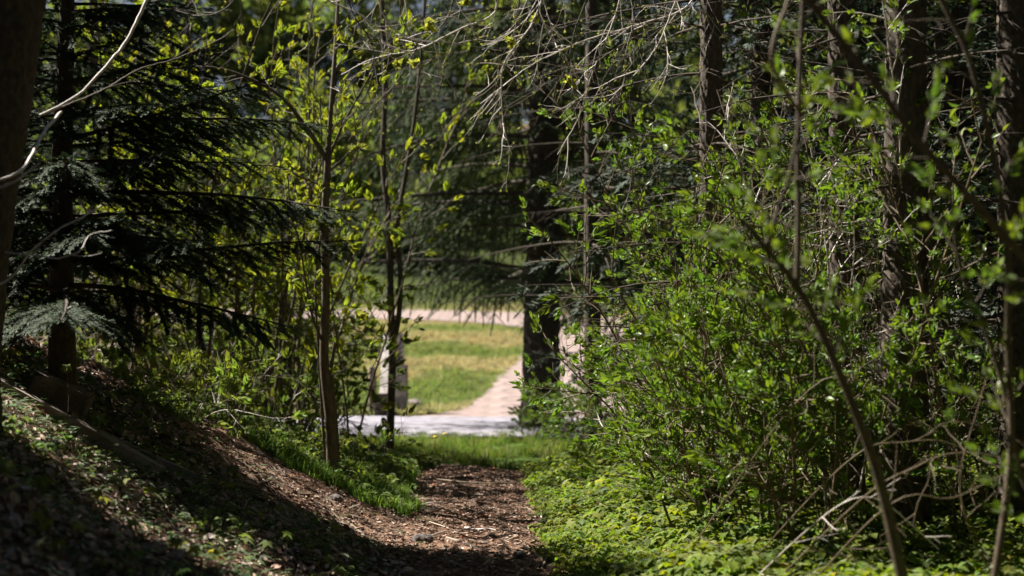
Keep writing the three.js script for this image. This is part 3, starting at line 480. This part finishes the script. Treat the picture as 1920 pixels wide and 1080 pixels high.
// right-hand trunks
[[1330, 10.6, 0.1, 51, 'slim sunlit spruce trunk rising behind the middle of the right hedge'], [1588, 10, 0.115, 52, 'scaly spruce trunk behind the leaning foreground stem'], [1690, 9.1, 0.15, 53, 'stout plated spruce trunk lit on its left side'], [1918, 9, 0.15, 54, 'broad dark spruce trunk at the right edge']].forEach(([px, d, r, seed, label]) =>
  conifer('spruce_tree', label, seed, onGround(px, d), { height: 13, r, from: 1.4, gap: 0.36, whorl: 4, twigs: 6, twigLen: 0.4, every: 0.25, hang: -0.2, spray: G.spruce, tint: [0.03, 0.055, 0.022], size: 1.2, bark: M.spruceBark, sides: 64, step: 0.025, relief: 0.1, reach: (k, a) => (k < 0.3 ? 1.0 : 1.8 * (1 - k)) + 0.1, deadBelow: 4.2, deadBare: 0.97, thick: 0.006, group: 'spruce trunks behind the right hedge' }));

// dark wood to the right and behind
const WR = rng(900);
[[2.7, 15.5], [4.4, 14.2], [6.0, 12.6], [5.4, 17], [7.6, 15], [3.4, 19], [4.8, 10.8], [7.2, 10.5], [6.8, 19.5], [9, 17.5], [9.5, 13], [5.6, 7.6], [7.5, 6]].forEach(([x, d], k) =>
  conifer('spruce_tree', 'dark spruce in the wood behind the right hedge', 60 + k, V(x, ground(x, d), -d), { height: 14 + WR() * 5, r: 0.13 + WR() * 0.06, from: 0.6, gap: 0.55, whorl: 5, twigs: 4.5, twigLen: 0.45, every: 0.3, hang: -0.3, spray: G.farSpruce, tint: [0.025, 0.042, 0.018], size: 0.8, fork: false, reach: (q) => (1 - q) * 2.6 + 0.2, thick: 0.007, group: 'dark spruces of the right-hand wood' }));
// wood on the left behind the fir
[[-6.2, 15], [-7.8, 18], [-5.2, 19.5], [-9.5, 22], [-6.5, 25], [-11, 27]].forEach(([x, d], k) =>
  broadTree('young_tree', 'thin young tree in the brown thicket behind the fir', 160 + k, V(x, ground(x, d), -d), { height: 8 + WR() * 3, r: 0.07, limbs: 16, from: 0.12, limb: 2.2, depth: 2, shoot: { perMetre: 2.6, every: 0.3 }, leaves: G.fresh, size: 1.6, chance: 0.8, tint: [0.13, 0.18, 0.03], group: 'young trees of the left-hand thicket' }));
[[-5.4, 18.2], [-9.6, 17.5], [-7.2, 21], [-9.4, 27], [-12, 24]].forEach(([x, d], k) =>
  conifer('spruce_tree', 'dark spruce in the thicket behind the fir', 180 + k, V(x, ground(x, d), -d), { height: 7 + WR() * 3, r: 0.11, from: 0.7, gap: 0.5, whorl: 5, twigs: 4.5, twigLen: 0.45, every: 0.28, hang: -0.3, spray: G.farSpruce, tint: [0.03, 0.055, 0.02], size: 0.75, fork: false, reach: (q) => (1 - q) * 1.8 + 0.2, group: 'dark spruces of the left-hand thicket' }));
// trees on the bank outside the picture that shade the near slope
[[-6.1, 8.15, 7.5], [-6.0, 6.5, 8.5], [-5.2, 4.9, 8]].forEach(([x, d, h], k) =>
  conifer('spruce_tree', 'spruce on the left bank beyond the edge of the picture', 190 + k, V(x, ground(x, d), -d), { height: h, r: 0.14, from: 0.8, gap: 0.34, whorl: 6, twigs: 7, twigLen: 0.45, every: 0.22, hang: -0.25, spray: G.farSpruce, tint: [0.03, 0.05, 0.02], size: 0.9, fork: false, reach: (q) => (1 - q) * 1.7 + 0.2, group: 'spruces on the bank outside the view' }));
// unseen spruces continue the wood round the camera, added to darken the ambient light
{
  const R = rng(333); let first = null;
  [[6.5, 3], [4.8, -1], [8.5, 0], [3.2, -5], [-1, -7], [-4.5, -5], [-7.5, -2], [-8.5, 2], [6, -7], [1.5, -10], [-6, -9], [10, 5], [-10.5, 6], [-9, -6]].forEach(([x, d]) => {
    const b = V(x, ground(x, d) - 0.05, -d);
    if (!first) first = conifer('spruce_tree', 'tall unseen spruce of the surrounding wood, added to darken the ambient light', 340, b, { height: 17, r: 0.2, from: 1.2, gap: 0.55, whorl: 6, twigs: 5, twigLen: 0.45, every: 0.26, hang: -0.3, spray: G.farSpruce, tint: [0.03, 0.05, 0.02], size: 0.9, fork: false, reach: (q) => (1 - q) * 3 + 0.2, group: 'added shade spruces around the viewpoint' });
    else { const c = first.clone(); c.name = numbered('spruce_tree'); c.position.copy(b); c.rotation.y = R() * 6.28; c.scale.setScalar(0.85 + R() * 0.4); scene.add(c); }
  });
}
// trees on the far hillside
{
  const R = rng(444), kinds = [];
  for (let k = 0; k < 110; k++) {
    const low = k > 44, d = low ? 67 + R() * 40 : 110 + 45 * R() * R(), x = ((low ? ((k - 45) * 0.618 % 1) * 0.8 - 0.45 : k / 45 - 0.5) + (R() - 0.5) * 0.05) * d * 0.95, con = R() < 0.3, b = V(x, ground(x, d) - 0.1, -d), o = con ? 0 : 1, h = low ? 5 + R() * 6 : 15 + R() * 8;
    if (!kinds[o]) {
      kinds[o] = con ? conifer('hillside_conifer', 'conifer on the far green hillside', 300, b, { height: 12, r: 0.2, from: 0.8, gap: 0.8, whorl: 6, twigs: 3, twigLen: 0.4, every: 0.5, hang: -0.3, spray: G.farSpruce, tint: [0.04, 0.07, 0.025], size: 2, fork: false, reach: (q) => (1 - q) * 2.8 + 0.2, group: 'conifers on the far hillside' })
        : broadTree('hillside_tree', 'leafing broad tree on the far green hillside', 301, b, { height: 9, r: 0.16, limbs: 18, from: 0.15, limb: 4, depth: 2, shoot: { perMetre: 1.6, every: 0.4 }, leaves: G.farLeaf, size: 3.4, tint: [0.15, 0.19, 0.03], group: 'broad trees on the far hillside' });
    } else { const c = kinds[o].clone(); c.name = numbered(kinds[o].name); c.position.copy(b); c.rotation.y = R() * 6.28; c.scale.setScalar(h / 11); if (low) { c.userData.label = o ? 'smaller leafing tree low on the far hillside above the gravel drive' : 'smaller conifer low on the far hillside above the gravel drive'; c.userData.group = o ? 'small broad trees low on the hillside' : 'small conifers low on the hillside'; } scene.add(c); }
  }
}

// ---------------------------------------------------------------- right hedge
const hedgeSpots = [[1310, 12.9, 1.7, 'hedge bush nearest the roadside spruce'], [1275, 11.6, 1.3, 'low hedge bush leaning over the path end'], [1345, 10.8, 2.35, 'leafy hedge bush reaching farthest over the path'], [1375, 11.4, 2.3, 'tall hedge bush in front of the slim sunlit trunk'], [1310, 9.6, 2.2, 'bright leafy bush at the front of the right hedge'], [1470, 10.2, 2.8, 'tall hedge bush left of the scaly trunk'], [1420, 9, 2.2, 'dense leafy bush in the middle of the hedge'], [1570, 9.6, 2.9, 'tall sparse bush in front of the scaly trunk'], [1650, 8.7, 3.0, 'open bush in front of the stout plated trunk'], [1790, 8.5, 3.2, 'twiggy bush between the two stout trunks'], [1900, 9.4, 3.5, 'tall bush at the right edge'], [1510, 10.8, 3.6, 'tallest thin-stemmed bush between the slim and the scaly trunk'], [1640, 10.9, 3.7, 'tall leafy bush behind the leaning foreground stem'], [1760, 9.8, 3.35, 'tall leafy bush crossing in front of the stout plated trunk'], [1850, 9.2, 3.4, 'leafy bush reaching the top at the right side'], [1400, 12.2, 3.4, 'tall bush beside the slim sunlit trunk'], [1520, 8.3, 1.4, 'low bush at the foot of the hedge'], [1270, 13.6, 2.2, 'tall bush at the back of the hedge']];
hedgeSpots.forEach(([px, d, h, label], k) => shrub(200 + k, label, onGround(px, d), { stems: px > 1540 ? 4 : h > 3.3 ? 5 : 6, height: h * 1.0, tilt: h > 3.3 ? 0.3 : 0.42, r: 0.011, lean: V(-0.14, 0, 0.08), stemMat: k % 6 === 1 ? M.paleTwig : M.brownTwig, single: 110, size: 0.95, clump: 0.5, leafMat: M.leaf, chance: px > 1540 ? 0.85 : 1, shoot: { perMetre: 6.4, len: 0.7, every: 0.07, from: 0.14, pull: V(-0.12, 0, 0.05) }, group: 'bushes of the right hedge' }));

// ---------------------------------------------------------------- near stems at the right, out of focus
function nearStems() {
  const base = onGround(1700, 5.3), R = rng(505), t = thing('leaning_shrub', 'out-of-focus shrub with a long dark leaning stem, nearest on the right', 'shrub', base, undefined), sites = [];
  const limb = (l, r0, r1, o, mat = M.stem) => { const g = new Shape3(), q = new THREE.CatmullRomCurve3(l.map((a) => at(...a))).getSpacedPoints(30); g.tube(q, taper(q, r0, r1), 9); if (o) shoots(R, g, q, Math.max(0.006, r1), o, 1, sites); part('stem', g.build(base), mat, t); };
  const o = { perMetre: 9, len: 0.34, angle: 0.85, r: 0.004, every: 0.08, from: 0.15 };
  limb([[1712, 1180, 5.3], [1690, 1075, 5.3], [1643, 880, 5.3], [1570, 690, 5.3], [1500, 545, 5.3], [1440, 470, 5.3], [1390, 410, 5.3]], 0.026, 0.009, { ...o, from: 0.6 });
  limb([[1494, 535, 5.3], [1497, 420, 5.3], [1496, 280, 5.3], [1500, 120, 5.3], [1508, -60, 5.3]], 0.012, 0.008, o);
  limb([[1436, 465, 5.3], [1460, 390, 5.25], [1480, 330, 5.2], [1492, 260, 5.2]], 0.01, 0.005, o);
  limb([[1499, 210, 5.28], [1470, 165, 5.2], [1447, 110, 5.1], [1455, 60, 5.1], [1475, 10, 5.1], [1490, -60, 5.1]], 0.008, 0.006, null, M.brownTwig);
  limb([[2250, 1330, 5.0], [2130, 760, 5.0], [1990, 560, 5.0], [1920, 482, 5.0], [1800, 350, 5.0], [1710, 250, 5.0], [1630, 140, 5.0], [1515, 0, 5.0], [1450, -90, 5]], 0.02, 0.01, o);
  limb([[1850, 1180, 5.5], [1895, 850, 5.5], [1890, 640, 5.5], [1888, 460, 5.5], [1862, 290, 5.5], [1835, 175, 5.5], [1810, 90, 5.5], [1765, 0, 5.5], [1740, -80, 5.5]], 0.015, 0.009, o);
  limb([[2010, 1180, 5.6], [1990, 1060, 5.6], [1915, 890, 5.6], [1880, 720, 5.6], [1840, 600, 5.6], [1800, 500, 5.6], [1780, 330, 5.6]], 0.014, 0.006, o, M.stem);
  limb([[1720, 255, 5.2], [1650, 165, 5.2], [1760, 140, 5.2], [1690, 50, 5.2]].slice(0, 2), 0.006, 0.004, o);
  foliage(R, 'foliage', G.hedge, M.leaf, sites, [0.12, 0.18, 0.012], 0.85, t, base, 0.75);
  singleLeaves(R, null, sites, hedgeLeafMats, t, base, 120);
}
nearStems();
// dry arching canes at the lower right
[[[[1630, 838, 7], [1690, 830, 7], [1760, 826, 7], [1812, 845, 7], [1850, 872, 7]], 'arched pale cane lying across the dark gap at right'], [[[1600, 935, 6.8], [1650, 938, 6.8], [1710, 985, 6.8], [1760, 1030, 6.8]], 'bleached bent cane at the foot of the stout trunk'], [[[1655, 905, 6.6], [1710, 880, 6.6], [1760, 855, 6.6], [1840, 850, 6.6], [1930, 880, 6.6]], 'long thin cane bending towards the right edge'], [[[1748, 858, 6.7], [1742, 900, 6.7], [1722, 940, 6.7], [1712, 985, 6.7]], 'short crooked cane hanging below the long thin cane'], [[[1700, 930, 6.4], [1780, 935, 6.4], [1850, 905, 6.4], [1930, 865, 6.4]], 'low grey cane rising towards the right edge'], [[[1560, 705, 7.2], [1640, 730, 7.2], [1720, 800, 7.2], [1800, 790, 7.2], [1920, 830, 7.2]], 'looping cane in front of the stout trunk'], [[[1820, 1000, 6.5], [1800, 900, 6.5], [1835, 760, 6.5], [1870, 640, 6.5]], 'upright straight pale cane near the right edge']].forEach(([l, label], k) => {
  const R = rng(600 + k), p = l.map((a) => at(...a)), way = V(p[1].x - p[0].x, 0, 0).normalize(), rise = p[0].y - ground(p[0].x, -p[0].z), bx = p[0].x - way.x * (0.25 + 0.45 * rise), bz = p[0].z - 0.35 - 0.5 * rise, base = V(bx, ground(bx, -bz), bz); p.unshift(V(bx, base.y - 0.04, bz)); const g = new Shape3(), q = new THREE.CatmullRomCurve3(p).getSpacedPoints(30), out = [], t = thing('dry_cane', label, 'cane', base, 'dry canes at the lower right');
  g.tube(q, taper(q, 0.0045, 0.0025), 6); shoots(R, g, q, 0.004, { perMetre: 4, len: 0.35, angle: 0.9, r: 0.0025, bend: 0.35 }, 2, out); part('stem', g.build(base), k === 1 ? M.paleTwig : M.brownTwig, t);
});

// ---------------------------------------------------------------- things at the opening and on the bank
function looseShape(seed, w, h, d, rough) { const g = new THREE.IcosahedronGeometry(0.5, 4), p = g.attributes.position, v = V(); for (let k = 0; k < p.count; k++) { v.fromBufferAttribute(p, k); const n = 1 + rough * (fbm(v.x * 3 + seed, v.y * 3 + v.z * 3, 4) - 0.5); p.setXYZ(k, v.x * w * n, v.y * h * n, v.z * d * n); } g.computeVertexNormals(); return g; }
function roughPost(seed, w0, w1, h, dp, chip) { const g = new THREE.BoxGeometry(1, 1, 1, 8, 24, 8), p = g.attributes.position, u = g.attributes.uv; for (let k = 0; k < p.count; k++) { const y = p.getY(k) + 0.5, w = w0 + (w1 - w0) * y, n = 1 + chip * (fbm(p.getX(k) * 3 + y * 5 + seed, p.getZ(k) * 3 + y * 7, 4) - 0.5), ex = Math.abs(p.getX(k)) > 0.49 && Math.abs(p.getZ(k)) > 0.49 ? 0.92 : 1; p.setXYZ(k, p.getX(k) * w * n * ex, y * h - (ex < 1 && y > 0.97 ? 0.02 : 0), p.getZ(k) * dp * (w / w0) * n * ex); u.setXY(k, u.getX(k) * w, y * h); } g.computeVertexNormals(); return g; }
const place = (o, px, d, dy = -0.08, turn = 0) => { o.position.copy(onGround(px, d)); o.position.y += dy; o.rotation.y = turn; return o; };
const slope = (o, x, d, turn) => { const e = 0.3, n = V((ground(x - e, d) - ground(x + e, d)) / (2 * e), 1, (ground(x, d + e) - ground(x, d - e)) / (2 * e)).normalize(); o.quaternion.setFromUnitVectors(yAxis, n).multiply(new THREE.Quaternion().setFromAxisAngle(yAxis, turn)); };
place(tagged('gate_post', roughPost(3, 0.42, 0.3, 1.6, 0.42, 0.1), M.granite, 'pale granite gate post seen behind the slender dark tree', 'post'), 737, 25.9, -0.1, 0.6);
place(tagged('fence_post', roughPost(5, 0.15, 0.13, 1.0, 0.14, 0.12), M.wood, 'weathered wooden fence post left of the granite gate post', 'post'), 699, 25.4, -0.1, 0.2);
place(tagged('fence_post', roughPost(8, 0.1, 0.09, 0.95, 0.1, 0.12), M.wood, 'thin wooden stake close behind the granite gate post', 'post'), 760, 27.4, -0.1, 0.4);
place(tagged('tree_stump', roughPost(6, 0.24, 0.26, 0.55, 0.24, 0.2), M.darkBark, 'short dark stump left of the granite gate post', 'stump'), 715, 24.9, -0.1, 0.1);
place(tagged('boulder', looseShape(4, 0.42, 0.3, 0.36, 0.5), M.stone, 'grey rounded boulder on the field beside the road', 'rock'), 777, 27.6, 0.02);
// squared stone block and weathered timber on the bank
{
  const b = tagged('stone_block', roughPost(11, 0.42, 0.4, 0.17, 0.2, 0.08), M.stone, 'squared grey stone block lying at the foot of the fir', 'block'); const x = (105 - 960) / F * 9.5, d = 9.5; b.position.set(x, ground(x, d) + 0.02, -d); slope(b, x, d, 0.15);
  const plank = (name, label, a, e, w, h) => { const p = V(a[0], ground(a[0], a[1]) + 0.03, -a[1]), q = V(e[0], ground(e[0], e[1]) + 0.02, -e[1]), L = p.distanceTo(q), g = new THREE.BoxGeometry(L, h, w, 40, 3, 5), v = g.attributes.position, u = g.attributes.uv; for (let k = 0; k < v.count; k++) { const n = fbm(v.getX(k) * 3, v.getZ(k) * 40 + v.getY(k) * 30, 3) - 0.5; v.setY(k, v.getY(k) + n * 0.015); v.setZ(k, v.getZ(k) + (fbm(v.getX(k) * 4 + 7, v.getY(k) * 20, 3) - 0.5) * 0.025); u.setXY(k, v.getZ(k) * 3, v.getX(k) * 0.5); } g.computeVertexNormals(); const m = tagged(name, g, M.wood, label, 'plank'); m.position.copy(p).lerp(q, 0.5); m.quaternion.setFromUnitVectors(xAxis, q.clone().sub(p).normalize()); };
  plank('timber', 'weathered grey timber lying down the bank at left', [-3.35, 9.05], [-2.2, 8.95], 0.1, 0.08);
  plank('timber', 'thin grey board end poking from the litter below the stone block', [-2.75, 9.25], [-1.95, 9.2], 0.05, 0.05);
}
// fallen stick across the path
{
  const g = new Shape3(), q = [[-0.75, 14.1], [-0.4, 13.75], [0, 13.65], [0.35, 13.9]].map(([x, d]) => V(x, ground(x, d) + 0.04, -d)), c = new THREE.CatmullRomCurve3(q).getSpacedPoints(16); g.tube(c, taper(c, 0.01, 0.005), 7);
  tagged('fallen_stick', g.build(), M.brownTwig, 'long thin stick fallen across the far end of the path', 'stick');
  [[-0.35, 10.6], [0.25, 11.4], [-0.9, 12.1], [0.35, 9.6]].forEach(([x, d], k) => { const R = rng(700 + k), h = new Shape3(), w = wander(R, V(x, ground(x, d) + 0.025, -d), V(R() - 0.5, 0, R() - 0.5), 0.3, 6, 0.3).map((p) => { p.y = ground(p.x, -p.z) + 0.03; return p; }); h.tube(w, taper(w, 0.009, 0.005), 6); tagged('fallen_stick', h.build(), M.paleTwig, ['short stick on the bare soil in the middle of the path', 'short stick at the right of the path below the long stick', 'short stick at the left path edge by the grass', 'short stick at the lower right path edge'][k], 'stick'); });
  [[-0.62, 9.9, 0.09], [-1.35, 10.9, 0.08], [0.05, 9.3, 0.06]].forEach(([x, d, s], k) => { const m = tagged('small_stone', looseShape(20 + k, s * 1.6, s, s * 1.3, 0.6), M.stone, ['small stone half sunk in the lower path', 'dark flat stone on the bare bank soil', 'pebble at the bottom centre of the path'][k], 'stone'); m.position.set(x, ground(x, d) + 0.03, -d); });
}
// single seedlings near the camera at lower left
[[110, 870, 5.2, 'left of two tall out-of-focus seedlings on the dark slope'], [185, 870, 5.2, 'right of two tall out-of-focus seedlings on the dark slope'], [80, 985, 5.0, 'bright single-leaved seedling low in the dark slope'], [330, 1040, 5.4, 'broad-leaved seedling at the bottom edge of the slope'], [8, 960, 4.6, 'blurred seedling cut by the left edge'], [125, 775, 8.3, 'yellow leafed sprout arching beside the timber']].forEach(([px, py, d, label], k) => {
  const R = rng(720 + k), base = onGround(px, d), t = thing('seedling', label, 'seedling', base, 'seedlings on the near left slope'), top = at(px, py - 90 + (k === 3 ? 60 : 0), d), g = new Shape3(), c = new THREE.CatmullRomCurve3([base.clone().add(V(0, -0.03, 0)), base.clone().lerp(top, 0.6).add(V((R() - 0.5) * 0.05, 0, 0)), top]).getSpacedPoints(10); if (top.y < base.y + 0.08) c.forEach((p, j) => { p.y = base.y + 0.012 * j; });
  g.tube(c, taper(c, 0.003, 0.002), 5); part('stem', g.build(base), M.stem, t); const e = c[c.length - 1];
  for (let j = 0; j < 4; j++) { const s = new Shape3(); lobedLeaf(s, 0.05, mat4(V(), euler(0.3 + R() * 0.4, j * 1.57 + R(), 0)), 0.5); const m = part('leaf', s.build(), freshLeafMats[j % 3], t); m.position.copy(e).sub(base); }
});

// ---------------------------------------------------------------- ground cover
function scatter(name, variants, material, n, seed, where, make) {
  const R = rng(seed), lists = variants.map(() => []); let tries = 0, got = 0;
  while (got < n && tries++ < n * 12) { const s = where(R); if (!s) continue; const [x, d] = s; const m = make(R, x, d); if (!m) continue; m.p = m.p ?? V(x, ground(x, d) + (m.dy ?? 0), -d); lists[Math.floor(R() * lists.length)].push(m); got++; }
  const o = new THREE.Group(); o.name = name; o.userData.kind = 'stuff'; scene.add(o); lists.forEach((l, k) => copies(name + '_piece', variants[k], material, l, o));
  return o;
}
const yaw = (R, tilt = 0.25) => euler((R() - 0.5) * tilt * 2, R() * 6.28, (R() - 0.5) * tilt * 2);
const box = (x0, x1, d0, d1) => (R) => [x0 + (x1 - x0) * R(), d0 + (d1 - d0) * R()];
const flat = (R, x, d, t = 1) => { const e = 0.1, n = V((ground(x - e, d) - ground(x + e, d)) / (2 * e), 1, (ground(x, d + e) - ground(x, d - e)) / (2 * e)).normalize(); return new THREE.Quaternion().setFromUnitVectors(yAxis, n).multiply(euler((R() - 0.5) * t, R() * 6.28, (R() - 0.5) * t)); };
const litterTint = [[0.3, 0.2, 0.14], [0.36, 0.26, 0.2], [0.22, 0.13, 0.08], [0.4, 0.31, 0.25]];
scatter('leaf_litter', G.dead, M.dead, 26000, 801, box(-5, -0.5, 4.2, 14), (R, x, d) => bare(x, d) > 0.1 ? null : { q: flat(R, x, d, 1.1), s: 0.03 + 0.075 * R() * R(), dy: 0.008 + R() * 0.02, c: vary(R, litterTint[Math.floor(R() * 4)], 0.3, 0.08) });
scatter('path_litter', G.dead, M.dead, 700, 802, box(-2.8, 0.6, 7.5, 16), (R, x, d) => bare(x, d) < 0 ? null : { q: flat(R, x, d, 0.9), s: 0.02 + R() * 0.03, dy: 0.022, c: vary(R, R() < 0.12 ? [0.4, 0.14, 0.03] : litterTint[Math.floor(R() * 4)], 0.3, 0.08) });
scatter('path_chips', G.chip, M.chip, 34000, 803, box(-2.9, 0.7, 7.6, 16.5), (R, x, d) => bare(x, d) < 0.02 ? null : { q: flat(R, x, d, 0.6), s: 0.005 + Math.pow(R(), 5) * 0.03, dy: 0.02, c: vary(R, R() < 0.5 ? [0.27, 0.165, 0.115] : R() < 0.65 ? [0.13, 0.075, 0.05] : [0.42, 0.32, 0.25], 0.3, 0.05) });
scatter('right_litter', G.dead, M.dead, 7000, 804, box(0.3, 5, 3.5, 15), (R, x, d) => ({ q: flat(R, x, d, 1.1), s: 0.035 + R() * 0.03, dy: 0.012, c: vary(R, litterTint[Math.floor(R() * 4)], 0.3, 0.08) }));
scatter('seedling_cover', G.seedling, M.herb, 5200, 805, box(-4.4, -0.6, 4.4, 11), (R, x, d) => bare(x, d) > 0.12 && R() > 0.12 ? null : fbm(x * 1.6, d * 1.6, 3) + R() * 0.3 < 0.52 ? null : { q: yaw(R, 0.3), s: 0.7 + R() * 0.7, c: vary(R, [0.09, 0.16, 0.035], 0.3, 0.2) });
scatter('bank_maple_seedlings', G.maplet, M.herb, 180, 813, box(-4, -0.9, 4.6, 11), (R, x, d) => bare(x, d) > 0.05 ? null : { q: yaw(R), s: 0.45 + R() * 0.8, c: vary(R, R() < 0.3 ? [0.24, 0.25, 0.03] : [0.12, 0.18, 0.04], 0.3, 0.2) });
scatter('bank_herb_patches', G.herb, M.herb, 380, 814, box(-4.2, -0.9, 5, 11), (R, x, d) => bare(x, d) > 0.02 || fbm(x * 1.2 + 30, d * 1.2, 3) < 0.56 ? null : { q: yaw(R), s: 0.3 + R() * 0.5, c: vary(R, [0.13, 0.19, 0.02], 0.35, 0.25) });
scatter('bank_twigs', G.chip, M.chip, 1500, 815, box(-4.4, 0.4, 4.6, 14), (R, x, d) => ({ q: flat(R, x, d, 0.5), s: 0.1 + R() * 0.18, s3: V(1, 0.12, 0.12), dy: 0.02, c: vary(R, R() < 0.5 ? [0.3, 0.23, 0.17] : [0.14, 0.1, 0.07], 0.3, 0.05) }));
scatter('herb_cover', G.herb, M.herb, 12000, 806, box(0.15, 5.2, 4, 15.6), (R, x, d) => { const e = x - pathMid(d) - 0.5 + (fbm(x * 2, d * 2 + 7, 3) - 0.5) * 0.7; return e < 0 || (e > 1.8 && R() < 0.35) ? null : { q: yaw(R), s: (0.6 + R() * 0.7) * (0.55 + 0.6 * clamp(e / 0.7)), c: vary(R, [0.16, 0.22, 0.007], 0.35, 0.25) }; });
scatter('maple_seedling_cover', G.maplet, M.herb, 900, 807, box(0.3, 4.5, 6.8, 14), (R, x, d) => x - pathMid(d) < 0.75 ? null : { q: yaw(R), s: 0.8 + R() * 0.7, c: vary(R, R() < 0.3 ? [0.28, 0.26, 0.03] : [0.15, 0.2, 0.05], 0.3, 0.2) });
scatter('bank_herbs', G.herb, M.herb, 1300, 808, box(-3.0, -0.85, 10.9, 16), (R, x, d) => bare(x, d) > -0.05 ? null : { q: yaw(R), s: 0.45 + R() * 0.8, c: vary(R, [0.14, 0.2, 0.018], 0.35, 0.25) });
scatter('path_edge_grass', G.grass, M.herb, 1500, 809, box(-2.2, -0.5, 10.8, 14.5), (R, x, d) => { const b = bare(x, d); return b > 0.02 || b < -0.4 ? null : { q: yaw(R, 0.15), s: 0.6 + R() * 0.8, c: vary(R, [0.13, 0.22, 0.025], 0.3, 0.2) }; });
scatter('verge_grass', G.grass, M.herb, 7000, 810, box(-4, 4.5, 15.6, 20.5), (R, x, d) => bare(x, d) > -0.05 || fbm(x * 1.5, d * 1.5 + 60, 3) < 0.38 + R() * 0.12 ? null : { q: yaw(R, 0.2), s: (0.45 + R() * 0.9) * (0.6 + 0.5 * fbm(x, d, 3)), c: vary(R, R() < 0.15 ? [0.3, 0.26, 0.09] : [0.13, 0.2, 0.02], 0.35, 0.2) });
scatter('field_grass', G.fieldGrass, M.herb, 16000, 811, (R) => { const d = 25.2 + 28 * Math.pow(R(), 1.5); return [(R() - 0.5) * d * 0.5, d]; }, (R, x, d) => { const edge = knots([[24, -1.9], [27, -0.9], [34, -0.2], [44, 0.8], [50, 0.6], [54, -6]], d); if (x > edge && x < edge + 4.8) return null; const dry = smooth(0.42, 0.6, fbm(x * 0.22 + 5, d * 0.35, 4)); return { q: yaw(R, 0.2), s: 0.5 + R() * 0.7, c: vary(R, mixv([0.14, 0.2, 0.03], [0.38, 0.32, 0.14], clamp(dry + (R() - 0.5) * 0.6)), 0.25, 0.1) }; });
// dandelions on the verge
[[833, 842, 18], [815, 850, 17.6]].forEach(([px, py, d], k) => { const base = onGround(px, d), t = thing('dandelion', ['yellow dandelion flower in the verge grass', 'second small dandelion in the verge grass'][k], 'flower', base), g = new Shape3(); g.tube([V(0, -0.02, 0), V(0.01, 0.2, 0)], [0.004, 0.003], 5); part('stalk', g.build(), hedgeLeafMats[0], t); const f = part('flower_head', new THREE.SphereGeometry(0.028, 10, 6).scale(1, 0.5, 1), M.yellow, t); f.position.set(0.01, 0.21, 0); });

scene.traverse((o) => { if (o.isMesh) { o.castShadow = true; o.receiveShadow = true; } });
renderer.render(scene, camera);
